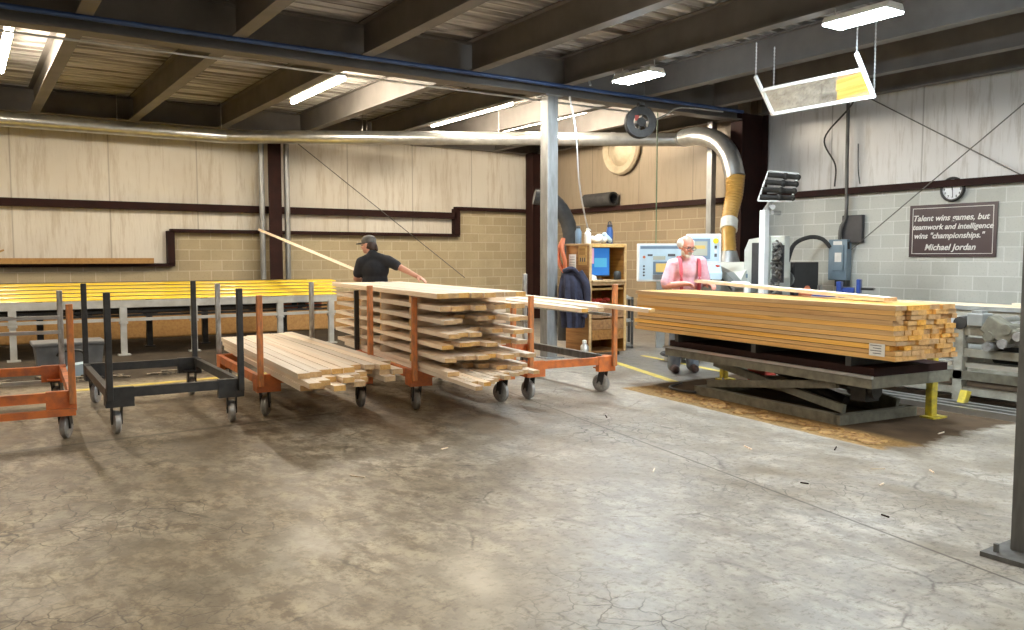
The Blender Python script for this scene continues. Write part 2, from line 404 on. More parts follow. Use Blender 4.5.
struct(MB().box(((XL + XR) / 2, YF - .1, 2.25), (XR - XL, .2, 4.5)).obj('wall_front', 'plain_wall'))
# brown girts and capping channels
n = 0
def girt(a, b, w_, h_):
    global n; n += 1
    return struct(MB().bar(a, b, w_, h_).obj('trim_%d' % n, 'brown_steel'))
girt((XL, YB - .07, 2.45), (9.58, YB - .07, 2.45), .14, .14)
girt((XL, YB - .06, 1.35), (3.40, YB - .06, 1.35), .16, .06)
girt((3.34, YB - .06, 2.0), (9.66, YB - .06, 2.0), .16, .07)
girt((9.58, YB - .06, 2.62), (XR, YB - .06, 2.62), .16, .08)
struct(MB().box((3.34, YB - .06, 1.675), (.13, .16, .64)).obj('trim_5', 'brown_steel'))
struct(MB().box((9.6, YB - .06, 2.31), (.14, .16, .6)).obj('trim_6', 'brown_steel'))
n = 6
girt((XR - .05, YF, 2.56), (XR - .05, 9.85, 2.56), .12, .10)
girt((XR - .05, 9.95, 2.56), (XR - .05, YB - .15, 2.56), .12, .10)
# joists, girder, eave beam
GY = 9.9
for i in range(12):
    x = -5.12 + 1.57 * i
    if x > 11.9: x = 11.78
    for a, b in ((YF, GY - .13), (GY + .13, YB - .25)):
        struct(MB().ibeam((x, a, 4.2), (x, b, 4.2), .42, .16).obj('ceiling_joist', 'joist'))
struct(MB().ibeam((XL, GY, 4.13), (11.3, GY, 4.13), .56, .24, .025, .02).obj('ceiling_girder', 'joist'))
struct(MB().ibeam((XL, YB - .14, 4.20), (XR, YB - .14, 4.20), .42, .2).obj('ceiling_girder.001', 'joist'))
# columns
c = MB(); c.box((7.26, GY, 1.93), (.19, .19, 3.84), bev=.012); c.box((7.26, GY, .01), (.34, .34, .02)); c.box((7.26, GY, 3.84), (.3, .26, .02))
struct(c.obj('steel_column', 'column'))
c = MB(); c.box((11.62, GY, 2.), (.64, .02, 4.)); c.box((11.29, GY, 2.), (.02, .26, 4.)); c.box((11.95, GY, 2.), (.02, .26, 4.)); struct(c.obj('steel_column.001', 'brown_steel'))
c = MB(); c.box((5.27, 16.58, 2.), (.02, .3, 4.)); c.box((5.27, 16.42, 2.), (.26, .02, 4.)); struct(c.obj('steel_column.002', 'brown_steel'))
c = MB(); c.box((11.7, 16.45, 2.), (.36, .02, 4.)); c.box((11.52, 16.5, 2.), (.02, .3, 4.)); struct(c.obj('steel_column.003', 'brown_steel'))
c = MB(); c.box((4.46, 1.9, 2.), (.02, .16, 4.)); c.box((4.38, 1.9, 2.), (.02, .2, 4.)); c.box((4.54, 1.9, 2.), (.02, .2, 4.)); c.box((4.46, 1.9, .012), (.5, .34, .024))
for dx in (-.19, .19):
    for dy in (-.12, .12): c.cyl((4.46 + dx, 1.9 + dy, .02), (4.46 + dx, 1.9 + dy, .065), .014, seg=8)
struct(c.obj('steel_column.004', 'post_grey'))
# vertical pipes beside the back column and at the hose
for x, y, nm in ((5.03, 16.5, 'grey pipe running up the back wall left of the brown column'), (5.54, 16.5, 'grey pipe running up the back wall right of the brown column')):
    o = MB().cyl((x, y, 0), (x, y, 4.), .055).obj('conduit_pipe', 'column', smooth=True); tag(o, nm, 'pipe')
o = MB().box((11.7, 10.85, 2.), (.12, .12, 4.)).obj('square_post', 'column'); tag(o, 'grey square steel post on side wall behind the tan flexible hose', 'post')
# brace rods
def rod(a, b, label): tag(MB().cyl(a, b, .009, seg=6).obj('brace_rod', 'post_grey'), label, 'rod', 'wall brace rods')
rod((11.86, 5.0, 3.92), (11.86, 8.0, 1.62), 'thin brace rod rising to the right behind clock on the grey wall')
rod((11.9, 7.75, 3.95), (11.9, 4.6, 2.05), 'thin brace rod falling to the right above sign on the grey wall')
rod((5.65, 16.66, 3.95), (9.75, 16.6, 1.02), 'thin brace rod slanting down the back wall behind the man in black')

# painted floor lines
def stripe(a, b, w_):
    a, b = V(a), V(b); d = (b - a); L = d.length
    o = MB().box((0, 0, .0015), (w_, L, .003)).obj('floor_stripe', 'yellow_line'); o.location = (a + b) / 2; o.rotation_euler = (0, 0, -math.atan2(d.x, d.y)); return struct(o)
stripe((-3, 10.05, 0), (5.2, 10.72, 0), .14)
stripe((7.98, 9.7, 0), (7.10, 7.12, 0), .11)
stripe((8.6, 9.3, 0), (8.25, 7.4, 0), .09)

# ------------------------------------------------------------------ boards
def board_mesh(name, w_, t_, mats):
    b = MB().box((0, .5, 0), (w_, 1., t_))
    for f in b.bm.faces:
        if abs(f.normal.y) > .5: f.material_index = 1
    me = bpy.data.meshes.new(name); b.bm.to_mesh(me); b.bm.free()
    for m in mats: me.materials.append(M[m])
    return me
_bm = {}
def board(p0, p1, w_, t_, label, group, kind='pine', name='lumber_board', roll=0.):
    """p0 near end, p1 far end (centre line)"""
    key = (round(w_, 3), round(t_, 3), kind)
    if key not in _bm: _bm[key] = board_mesh('lumber_board', w_, t_, (kind, kind + '_end'))
    o = bpy.data.objects.new(name, _bm[key]); COL.objects.link(o)
    p0, p1 = V(p0), V(p1); d = p1 - p0
    q = d.to_track_quat('Y', 'Z')
    o.rotation_mode = 'QUATERNION'; o.rotation_quaternion = q @ Quaternion((0, 1, 0), roll)
    o.location = p0; o.scale = (1, d.length, 1)
    return tag(o, label, 'board', group)

# ------------------------------------------------------------------ lumber carts
CW, CLN, FT = 1.07, 1.87, .40       # post spacing across, along, frame top
def caster(t, x, y, turn, pm):
    k = MB(); k.box((0, 0, .255), (.11, .11, .015))
    for s in (-1, 1): k.bar((s * .038, 0, .25), (s * .038, .035, .09), .012, .07)
    f = k.obj('caster', 'black', t); f.location = (x, y, 0); f.rotation_euler = (0, 0, turn)
    wl = MB().lathe([(.03, -.032), (.085, -.03), (.1, -.018), (.1, .018), (.085, .03), (.03, .032)], (0, .035, .1), 20, 'X')
    wl.cyl((-.045, .035, .1), (.045, .035, .1), .018, seg=10)
    wl.obj('wheel', pm, f, smooth=True)
def cart(label, loc, rz, frame_m, post_m, posts, extra=(), heights=(1.21, 1.22, 1.23, 1.24), side_m=None):
    t = thing('lumber_cart', label, 'cart', loc, rz, 'lumber carts')
    for y in (0, CLN): MB().bar((-.02, y, FT - .04), (CW + .02, y, FT - .04), .05, .08).obj('end_frame', frame_m, t)
    for x in (0, CW): MB().bar((x, .02, FT - .04), (x, CLN - .02, FT - .04), .05, .08).obj('side_frame', side_m or frame_m, t)
    for (x, y), s, pm, h in zip(((0, 0), (CW, 0), (0, CLN), (CW, CLN)), ((1, 1), (-1, 1), (1, -1), (-1, -1)), post_m, heights):
        g = MB(); g.box((x + s[0] * .08, y, FT - .075), (.22, .064, .165)); g.box((x, y + s[1] * .06, FT - .075), (.056, .17, .16)); g.box((x + s[0] * .06, y + s[1] * .06, .27), (.17, .17, .015))
        g.obj('gusset', frame_m, t)
        MB().box((x, y - s[1] * .052, (h + .3) / 2), (.052, .045, h - .3), bev=.006).obj('post', pm, t)
        caster(t, x + s[0] * .06, y + s[1] * .06, random.uniform(-.5, .5), 'wheel')
    for a, b, w_, m in extra: MB().bar(a, b, w_, w_).obj('rail', m, t)
    return t
R = math.radians
cart('orange lumber cart with silver rear rails cut by the photo edge, beside the black cart', (.72 - CW * .998, 7.66, 0), R(-3), 'orange', ('orange_worn', 'orange_worn', 'steel', 'steel'), 0,
     [((-.0, -.07, .24), (CW + .02, -.07, .24), .055, 'orange')] + [((0, CLN + .03, z), (CW, CLN + .03, z), .035, 'galv') for z in (.24, .35, .74, .89)], (1.12, 1.12, 1.16, 1.16))
cart('empty black lumber cart with four black posts', (.99, 7.56, 0), R(-1.4), 'black', ('black', 'black', 'black', 'black'), 0)
CC, CR = V((2.27, 7.64, 0)), R(-3.6)
cart('orange lumber cart carrying the low pile of pale boards', CC, CR, 'orange', ('orange_worn', 'orange_worn', 'steel', 'steel'), 0, heights=(1.15, 1.22, 1.2, 1.2))
DC, DR = V((3.62, 7.17, 0)), R(-7.)
cart('orange lumber cart carrying the tall stickered board stack', DC, DR, 'orange', ('orange_worn', 'orange_worn', 'black', 'steel'), 0, heights=(1.11, 1.0, 1.11, 1.0))
EC, ER = V((4.90, 7.04, 0)), R(-4.5)
cart('orange lumber cart nearest the wooden cabinet with a few long boards across it', EC, ER, 'orange', ('orange_worn', 'orange_worn', 'steel', 'steel'), 0,
     [((0, CLN, .93), (CW, CLN, .93), .035, 'steel'), ((0, 0, .83), (0, CLN, .83), .03, 'steel'), ((CW, .02, .86), (CW, CLN, .86), .03, 'steel')], (1.10, 1.2, 1.1, 1.28), 'post_grey')

def loc2(o, rz, u, v, z): return V((o.x + u * math.cos(rz) - v * math.sin(rz), o.y + u * math.sin(rz) + v * math.cos(rz), z))
# low pile on cart C: three layers of fanned boards
nb = 9
for L in range(3):
    for i in range(nb):
        f = (i + .5) / nb
        za = FT + .0225 + L * .047
        jit = random.uniform(-.16, .16)
        x0 = 2.27 + (3.30 - 2.27) * f; y0 = 6.36 + (6.86 - 6.36) * f + jit + (.1 if L == 2 else 0)
        x1 = 2.56 + (3.52 - 2.56) * f + (.01 if L % 2 else 0); y1 = 10.08 + .22 * f + random.uniform(-.1, .1)
        if L == 0 and i in (3, 6): y0 += .3
        if L == 2 and i in (0,): y0 += .25
        d = V((x1 - x0, y1 - y0, 0)).normalized()
        board((x0, y0, za), (x1, y1, za), .1, .045, 'pale board in the %s layer of the low pile on the orange cart' % ('bottom', 'middle', 'top')[L], 'boards of the low pile')
# tall stack on cart D
names = ['top', 'second', 'third', 'fourth', 'fifth', 'sixth', 'seventh']
fr = [[-.56, -.52, -.5, -.52, -.56, -.5, -.5, -.48], [-.5, -.52, -.40, -.50, -.2, -.42, -.3, -.36], [-.62, -.50, .1, 0, -.3, -.2, -.5, -.42],
      [-.72, -.62, -.66, -.3, -.1, -.36, -.58, -.52], [-.55, -.2, -.42, -.36, -.5, -.1, -.3, -.42], [-.62, -.5, -.52, -.56, -.46, -.6, -.5, -.60], [-.68, -.15, 0, -.2, -.3, -.45, -.55, -.42]]
zl = [1.15, 1.03, .915, .80, .685, .575, .46]
for L in range(7):
    for i in range(8):
        u = (.085 if L else .035) + .118 * i + random.uniform(-.004, .004)
        a = loc2(DC, DR, u, fr[L][i] - .14, zl[L]); b = loc2(DC, DR, u + random.uniform(-.004, .004), 2.98 + random.uniform(-.08, .06), zl[L])
        board(a, b, .112, .045 if L < 2 else .038, 'pale board in the %s layer of the tall stickered stack' % names[L], 'boards of the tall stickered stack')
    if L:
        for k, v in enumerate((.06, 1.0, 1.78)):
            a = loc2(DC, DR, .0, v, zl[L] + .0225 + .034); b = loc2(DC, DR, 1.03, v, zl[L] + .0225 + .034)
            gap = zl[L - 1] - zl[L] - .046
            board((a.x, a.y, zl[L] + .0227 + gap / 2), (b.x, b.y, zl[L] + .0227 + gap / 2), .045, gap, 'wooden sticker under the %s layer of the tall stack' % names[L - 1], 'stickers of the tall stack', 'pine', 'spacer_stick')
for i in range(12):     # loose narrow strips at the bottom
    u = .07 + .08 * i
    a = loc2(DC, DR, u, -1.3 + .06 * i + random.uniform(-.14, .12), FT + .018); b = loc2(DC, DR, u, 2.6, FT + .018)
    board(a, b, .065, .034, 'narrow pale strip along the bottom of the tall stickered stack', 'strips under the tall stack')
# boards lying across cart E
board((5.97, 6.33, .94), (5.50, 9.7, 1.08), .10, .04, 'long pale board reaching furthest towards the wooden cabinet and lumber lift', 'boards across the last cart')
for i, (x0, y0, z0, x1, y1, z1) in enumerate([(5.77, 6.95, .945, 5.27, 9.9, 1.08), (5.64, 6.75, .945, 5.14, 9.95, 1.08), (5.51, 7.0, .945, 5.03, 10.0, 1.08), (5.38, 6.7, .945, 4.9, 10.05, 1.08)]):
    board((x0, y0, z0), (x1, y1, z1), .10, .04, 'pale board lying level across the last orange cart', 'boards lying level across the last cart')
# long board the man in black lifts, on the back wall ledge, etc
board((4.95, 10.72, 1.16), (4.62, 15.2, 1.98), .15, .04, 'long pale board slanting up over the yellow conveyor, held by the man in black', None, roll=.35)
t = MB().box((-1.7, 16.55, 1.43), (9.4, .06, .10)).obj('timber_beam', 'ledge_wood'); tag(t, 'long brown timber lying on the back wall ledge', 'timber')
t = MB().bar((.35, 16.55, 1.49), (.62, 16.6, 1.62), .04, .03).obj('timber_offcut', 'ledge_wood'); tag(t, 'short brown stick leaning on the long ledge timber', 'timber')

# ------------------------------------------------------------------ yellow chain conveyor
t = thing('slat_conveyor', 'long grey conveyor with a yellow slatted top along the back wall', 'conveyor', (0, 13.7, 0))
X0, X1 = -5., 5.45
for k in range(5):
    y0 = k * .31; z = .865 + k * .046
    s = MB()
    s.prism([(y0, z - .012), (y0 + .24, z + .008), (y0 + .24, z + .028), (y0 + .012, z + .006)], 'X', X0, X1 + .12 * k)
    MB().box(((X0 + X1) / 2, y0 + .27, z + .014), (X1 - X0, .03, .045)).obj('slat_gap_strip', 'black', t)  # black bar added for the shade in the gap between slats
    s.obj('slat', 'yellow', t)
MB().box(((X0 + X1) / 2, .03, .785), (X1 - X0, .06, .11)).obj('side_rail', 'conv_grey', t)
MB().box(((X0 + X1) / 2, .03, .545), (X1 - X0, .06, .045)).obj('side_rail', 'conv_grey', t)
MB().box(((X0 + X1) / 2, 1.45, .92), (X1 - X0, .06, .12)).obj('side_rail', 'conv_grey', t)
for z, y in ((.60, .16), (.66, .2), (.72, .24), (.62, .55), (.69, .6), (.64, .9), (.71, 1.05)):
    MB().box(((X0 + X1) / 2, y, z), (X1 - X0 - .2, .05, .036)).obj('chain_rail', 'black', t)
for x in (.58, 2.03, 3.06, 4.45, 5.35, -.9, -2.3):
    l = MB(); l.box((x, .03, .66), (.10, .08, .22)); l.box((x, .03, .30), (.085, .07, .56)); l.box((x, .03, .01), (.17, .13, .02)); l.box((x, .03, .50), (.12, .09, .03))
    l.obj('leg', 'conv_grey', t)
for x in (1.0, 2.6, 3.5, 4.9):
    l = MB(); l.box((x, 1.2, .42), (.09, .09, .84)); l.box((x, 1.2, .01), (.16, .16, .02)); l.obj('leg', 'black', t)
for x in (.15, 1.55, 2.5, 4.2, 4.9):
    b = MB(); b.box((x, .75, .68), (.22, .5, .17)); b.cyl((x - .1, .3, .68), (x - .1, 1.2, .68), .05, seg=10); b.obj('drive_box', 'black', t)
for x, y in ((4.62, .4), (5.05, .4)):
    MB().cyl((x, y, .68), (x + .25, y, .68), .075, seg=14).obj('drive_motor', 'copper', t, smooth=True)
t = thing('storage_crate', 'grey lidded crate on the floor under the yellow conveyor', 'crate', (1.15, 12.4, 0))
MB().prism([(-.36, 0), (.36, 0), (.40, .34), (-.40, .34)], 'Y', -.25, .25).obj('tub', 'crate', t)
MB().box((0, 0, .365), (.86, .56, .05), bev=.015).obj('lid', 'crate', t)
h = MB(); h.tube(bez([(-.16, -.29, .22), (-.1, -.33, .28), (.1, -.33, .28), (.16, -.29, .22)], 6), .014, 8); h.obj('handle', 'black', t)
o = MB().prism([(0, 0), (.3, 0), (.3, .10), (.22, .16), (.05, .14), (0, .08)], 'Y', 11.6, 11.85).obj('rag_bundle', 'pale_blue'); o.location.x = 1.05; tag(o, 'pale blue bundle on the floor beside the grey crate under the conveyor', 'rag')
# heap of debris along the yellow line
d = MB()
for i in range(60):
    x = random.uniform(-2, 5.2); y = random.uniform(11.1, 11.6)
    d.box((x, y, random.uniform(.008, .02)), (random.uniform(.05, .3), random.uniform(.02, .08), random.uniform(.012, .03)), rz=random.uniform(-1, 1))
o = d.obj('floor_debris', 'debris'); o['kind'] = 'stuff'; tag(o, 'strip of wood scraps and grit behind the yellow floor line', 'debris')
o = MB().box((2.1, 16.55, .33), (14.2, .3, .66), bev=.03).obj('lit_wall_foot', 'ledge_wood'); tag(o, 'low brown strip added for the lit foot of the back wall', 'wall strip')  # added strip; its tan stands in for light on the wall base

# ------------------------------------------------------------------ scissor lift with the lumber pile
LO, LR = V((6.42, 4.1, 0)), R(-6.)
t = thing('scissor_lift', 'grey hydraulic scissor lift table under the golden lumber pile', 'lift table', LO, LR)
p = MB(); p.box((.52, 1.4, .425), (1.04, 2.8, .10)); p.obj('platform_skirt', 'lift_grey', t)
MB().box((.54, 1.4, .51), (.98, 2.76, .07)).obj('pile_gap_slab', 'brown_steel', t)  # dark slab added to stand in for shade under the pile
MB().box((-.008, 1.4, .474), (.03, 2.82, .026)).obj('edge_strip', 'galv', t)
b = MB()
for x in (.04, 1.0): b.box((x, 1.3, .045), (.08, 1.9, .09))
for y in (.36, 2.24): b.box((.52, y, .045), (1.04, .08, .09))
b.obj('base_frame', 'lift_grey', t)
for x in (.15, .88):
    MB().bar((x + .02, .42, .12), (x + .02, 2.15, .35), .045, .075).obj('scissor_arm', 'lift_grey', t)
    MB().bar((x - .04, 2.18, .12), (x - .04, .45, .35), .045, .075).obj('scissor_arm', 'lift_grey', t)
    MB().cyl((x - .06, 1.3, .235), (x + .12, 1.3, .235), .035, seg=14).obj('pivot_pin', 'steel', t, smooth=True)
h = MB(); h.cyl((.52, .7, .12), (.52, 1.3, .24), .05, seg=14); h.cyl((.52, 1.3, .24), (.52, 1.75, .33), .028, seg=12); h.obj('hydraulic_cylinder', 'black', t, smooth=True)
b = MB(); b.box((.35, .35, .29), (.18, .16, .18)); b.cyl((.35, .22, .3), (.35, .5, .3), .07, seg=14); b.obj('pump_motor', 'black', t)
for v in (.25, 1.4, 2.6):
    a, b_ = loc2(LO, LR, .0, v, .5905), loc2(LO, LR, .98, v, .5905)
    o = MB().bar(a, b_, .06, .088).obj('timber_bearer', 'black'); tag(o, 'dark bearer between the golden lumber pile and %s of the lift platform' % {.25: 'the near end', 1.4: 'the middle', 2.6: 'the far end'}[v], 'bearer')  # coloured black to merge with the shade of the gap
rows = 11; rh = .042; z0 = .636
rn = ['bottom', 'tenth', 'ninth', 'eighth', 'seventh', 'sixth', 'fifth', 'fourth', 'third', 'second', 'top']
for r in range(rows):
    x = 0.; ws = []
    while x < .80 - .05:
        w_ = random.choice((.09, .115, .14, .165)); w_ = min(w_, .81 - x); ws.append((x, w_)); x += w_
    for x, w_ in ws:
        if r == rows - 1 and x > .45 and random.random() < .3: continue
        w_ = round(w_ - random.choice((.003, .003, .008)), 3)
        a = loc2(LO, LR, x + w_ / 2 - .02, -.23 + random.uniform(-.012, .02) + (.035 * (random.random() < .2)), z0 + rh * (r + .5))
        b_ = loc2(LO, LR, x + w_ / 2 - .02, 3.34 + random.uniform(-.05, .03), z0 + rh * (r + .5))
        board(a, b_, w_, random.choice((.0405, .0405, .0385, .033)) if 0 < r < rows - 1 else .040, 'golden board in the %s course of the pile on the scissor lift' % rn[r] if 0 < r < rows - 1 else 'golden board in the %s course of the pile on the scissor lift' % rn[r], 'golden boards of the lift pile', 'gold')
# the board the man in pink lifts off the pile
a, b_ = loc2(LO, LR, .40, .15, z0 + rh * rows + .028), loc2(LO, LR, .95, 3.35, 1.20)
board(a, b_, .14, .034, 'pale board lifted off the golden pile by the man in pink', None, 'pine')
p = thing('pile_tag', 'white printed card tag on the front corner of the golden pile', 'tag', loc2(LO, LR, -.0245, -.06, .72), LR)
MB().box((0, .0, .0), (.003, .155, .105)).obj('card', 'paper', p)
for k in range(4): MB().box((-.0022, .01 - .012 * (k % 2), .036 - k * .022), (.001, .11 - .03 * (k % 2), .006)).obj('print_line', 'ink', p)

# things round the lift
def stand(loc, h_, label):
    t = thing('yellow_stand', label, 'stand', loc, R(-6))
    k = MB(); k.box((0, 0, h_ / 2), (.075, .012, h_)); k.box((-.035, .03, h_ / 2), (.012, .06, h_)); k.obj('upright', 'yellow_worn', t)
    k = MB(); k.box((0, 0, .008), (.2, .14, .016)); k.obj('foot_plate', 'yellow_worn', t)
    return t
stand((7.53, 4.17, 0), .56, 'yellow angle iron stand by the near end of the lift platform')
stand((7.75, 6.9, 0), .38, 'yellow post under the far end of the lift, behind the red box')
o = MB().prism([(-.03, 0), (.05, 0), (.11, .10), (.03, .12)], 'Y', -.035, .035).obj('yellow_wedge', 'yellow_worn'); o.location = (8.16, 4.24, .07); tag(o, 'yellow wedge bracket on floor under the beige conveyor frame', 'bracket')
t = thing('red_fuel_box', 'red metal box on the floor seen under the lift platform', 'box', (7.75, 6.35, 0), R(10))
MB().box((0, 0, .13), (.3, .22, .26), bev=.02).obj('body', 'red', t); MB().tube(bez([(-.1, 0, .26), (-.08, 0, .31), (.08, 0, .31), (.1, 0, .26)], 6), .012, 8).obj('handle', 'black', t)
o = MB().tube(bez([(7.0, 6.9, .02), (6.66, 6.75, .02), (6.62, 6.4, .02), (6.9, 6.25, .02), (7.3, 6.5, .02), (7.7, 6.9, .02)], 10), .014, 8).obj('floor_cable', 'black', smooth=True); tag(o, 'loop of black cable on sawdust at the far end of the lift', 'cable')
# sawdust ridge along the lift
d = MB()
for i in range(140):
    v = random.uniform(-.3, 2.6); u = random.gauss(-.24, .075)
    q = loc2(LO, LR, u, v, .004); d.ball(q, (random.uniform(.02, .06), random.uniform(.03, .09), random.uniform(.006, .018)), 7, 4)
o = d.obj('sawdust', 'sawdust'); o['kind'] = 'stuff'; tag(o, 'ridge of tan sawdust on the floor along the scissor lift', 'sawdust')
for i, (x, y, r_) in enumerate([(5.65, 3.9, .5), (5.1, 4.3, 1.2), (5.0, 3.1, .2), (4.6, 3.4, 2.), (5.6, 3.1, .9), (3.1, 5.6, .3), (5.0, 5.9, 1.), (2.2, 5.2, 2.2), (6.9, 3.75, .1), (4.4, 2.7, 1.4), (5.35, 3.35, 2.6), (4.0, 4.2, .7)]):
    o = MB().box((0, 0, .004), (random.uniform(.05, .12), .008, .008)).obj('wood_splinter', 'pine' if i % 3 else 'brown_steel'); o.location = (x, y, 0); o.rotation_euler = (0, 0, r_)
    tag(o, 'small wood splinter lying on the bare concrete floor', 'splinter', 'splinters on the concrete')

# ------------------------------------------------------------------ beige roller conveyor at the right wall
t = thing('roller_conveyor', 'beige steel roller conveyor behind the lift along the grey wall', 'conveyor', (8.5, 0, 0), R(0))
for x, zs in ((0, (.76, .53, .14)), (1.5, (.76, .53, .14))):
    for z in zs: MB().box((x, 4.6, z), (.06, 6.0, .10 if z > .6 else .08)).obj('side_rail', 'conv_beige', t)
    for y in (2.6, 3.75, 4.45, 6.0, 7.4): 
        l = MB(); l.box((x, y, .4), (.11, .09, .80)); l.box((x, y, .01), (.18, .16, .02)); l.obj('leg', 'conv_beige', t)
for k in range(14): MB().cyl((.03, 2.2 + k * .4, .80), (1.47, 2.2 + k * .4, .80), .035, seg=12).obj('roller', 'galv', t, smooth=True)
for z in (.25, .36, .66): MB().cyl((.12 + z, 1.8, z), (.12 + z, 7.55, z), .03, seg=10).obj('line_shaft', 'steel', t, smooth=True)
for x in (.5, .95): MB().box((x, 4.6, .015), (.09, 6.0, .03)).obj('floor_rail', 'galv', t)
for x in (-.38, -.22, -.54): MB().box((x, 4.5, .03), (.05, 4.4, .06)).obj('floor_rail', 'galv', t)
MB().box((.04, 4.93, .85), (.35, .85, .05)).obj('top_plate', 'white_metal', t)
k = MB(); k.box((.02, 4.28, .87), (.2, .16, .13), bev=.012); k.box((.02, 4.28, .945), (.12, .10, .03)); k.obj('sensor_head', 'machine_dark', t)
for y in (4.44, 4.12): MB().cyl((-.06, y, .83), (.12, y, .83), .065, seg=16).obj('drive_pulley', 'black', t, smooth=True)
k = MB(); k.box((-.02, 4.04, .78), (.20, .30, .17), rx=.5, bev=.012); k.cyl((-.14, 4.12, .72), (.1, 4.12, .72), .05, seg=14); k.cyl((-.14, 3.96, .80), (.1, 3.96, .80), .05, seg=14); k.obj('drive_gearbox', 'lift_grey', t)
for y, z in ((3.98, .66), (4.12, .62), (3.84, .74), (3.76, .86)): MB().cyl((-.16, y, z), (.04, y, z), .045, seg=14).obj('drive_pulley', 'wheel', t, smooth=True)
k = MB(); k.cyl((.2, 4.2, .50), (.2, 3.85, .50), .075, seg=16); k.box((.2, 4.03, .57), (.12, .14, .07)); k.obj('drive_motor', 'black', t)
MB().box((.5, 4.3, .62), (.7, .9, .03)).obj('tray', 'conv_beige', t)
MB().box((.04, 3.3, .66), (.05, 3.0, .05)).obj('side_rail', 'galv', t)
MB().box((.04, 4.2, .40), (.05, 4.0, .05)).obj('side_rail', 'white_metal', t)
MB().box((-.03, 4.9, .30), (.05, 3.4, .09)).obj('side_rail', 'lift_grey', t)
# outfeed rails further back with pale strips on them
t = thing('outfeed_table', 'long grey outfeed table along the foot of the block wall', 'table', (10.65, 0, 0))
MB().box((0, 4.47, .88), (.9, 6.94, .05)).obj('table_top', 'machine_dark', t)
for x in (-.4, .4): MB().box((x, 4.47, .80), (.05, 6.94, .10)).obj('side_rail', 'conv_beige', t)
for y in (1.4, 4.0, 6.4, 7.5):
    for x in (-.4, .4): MB().box((x, y, .4), (.08, .08, .80)).obj('leg', 'conv_beige', t)
for i, (x, y0, y1) in enumerate([(10.30, 4.4, 6.7), (10.75, 2.6, 5.0)]):
    board((x, y0, .92), (x, y1, .92), .11, .03, 'pale strip lying on the long grey outfeed table', 'strips on the outfeed table')
for i, (x, y, z) in enumerate([(8.75, 4.5, .6), (9.2, 4.6, .62), (9.1, 3.4, .62)]):
    pass

# ------------------------------------------------------------------ moulder: machine, consoles, hood, hose
t = thing('moulding_machine', 'pale grey moulding machine under the tan hose behind the man in pink', 'machine')
b = MB(); b.prism([(9.55, 0), (10.75, 0), (10.75, 1.42), (9.9, 1.42), (9.7, 1.28), (9.55, 1.05)], 'Y', 8.3, 9.6); b.obj('body', 'machine', t)
b = MB(); b.prism([(9.0, .95), (9.0, 1.38), (8.72, 1.38), (8.42, 1.27), (8.22, 1.10), (7.95, 1.10), (7.95, 1.0), (8.3, .92)], 'X', 9.44, 9.60); b.obj('hood', 'machine_dark', t)
b = MB(); b.prism([(8.75, 1.16), (8.75, 1.19), (8.50, 1.19), (8.32, 1.04), (8.30, 1.0), (8.48, 1.15)], 'X', 9.42, 9.45); b.obj('hood_slot', 'black', t)
b = MB(); b.prism([(7.98, 0), (8.36, 0), (8.36, 1.60), (8.28, 1.76), (7.98, 1.80)], 'X', 9.75, 10.10); b.obj('end_housing', 'machine', t)
b = MB(); b.box((9.74, 8.12, 1.35), (.03, .17, .72), bev=.01); b.obj('housing_opening', 'dark_panel', t)
b = MB(); b.box((9.73, 8.31, 1.22), (.02, .06, .06)); b.obj('switch', 'disc_blue', t)
b = MB(); b.cyl((9.38, 8.25, 1.10), (9.38, 7.98, 1.10), .05, seg=14); b.ball((9.38, 7.98, 1.10), .052); b.cyl((9.38, 7.98, 1.10), (9.38, 7.98, .7), .05, seg=14); b.obj('guard_tube', 'white_metal', t, smooth=True)
b = MB(); b.cyl((10.39, 9.22, 1.42), (10.39, 9.22, 1.60), .17, .118, 24); b.obj('dust_collar', 'column', t, smooth=True)
k = MB()
for i in range(40): k.cyl((9.81 + random.uniform(-.05, .02), 7.82 + random.uniform(-.08, .08), .95 + .02 * i), (9.81 + random.uniform(-.05, .06), 7.82 + random.uniform(-.1, .1), .95 + .02 * i + random.uniform(-.08, .08)), random.uniform(.012, .03), seg=8)
k.obj('cutter_cluster', 'post_grey', t)
b = MB(); b.box((9.93, 7.86, 1.50), (.12, .26, .62), bev=.015); b.obj('side_hood', 'machine', t)
b = MB(); b.box((9.86, 7.83, 1.40), (.03, .19, .54)); b.obj('side_opening', 'dark_panel', t)
# black cabinet with round fan
t = thing('black_cabinet', 'black machine cabinet with a round fan ring below the blue switch box', 'cabinet', (11.15, 8.72, 0), 0)
MB().box((0, 0, .71), (.6, .84, 1.42), bev=.01).obj('body', 'dark_panel', t)
r = MB(); r.lathe([(.075, -.02), (.12, -.02), (.12, .02), (.075, .02)], (-.31, -.30, 1.15), 24, 'X', True); r.obj('fan_ring', 'column', t, smooth=True)
r = MB(); r.lathe([(.0, -.02), (.05, -.02), (.05, .02), (.0, .02)], (-.31, -.30, 1.15), 20, 'X'); r.obj('fan_hub', 'column', t, smooth=True)
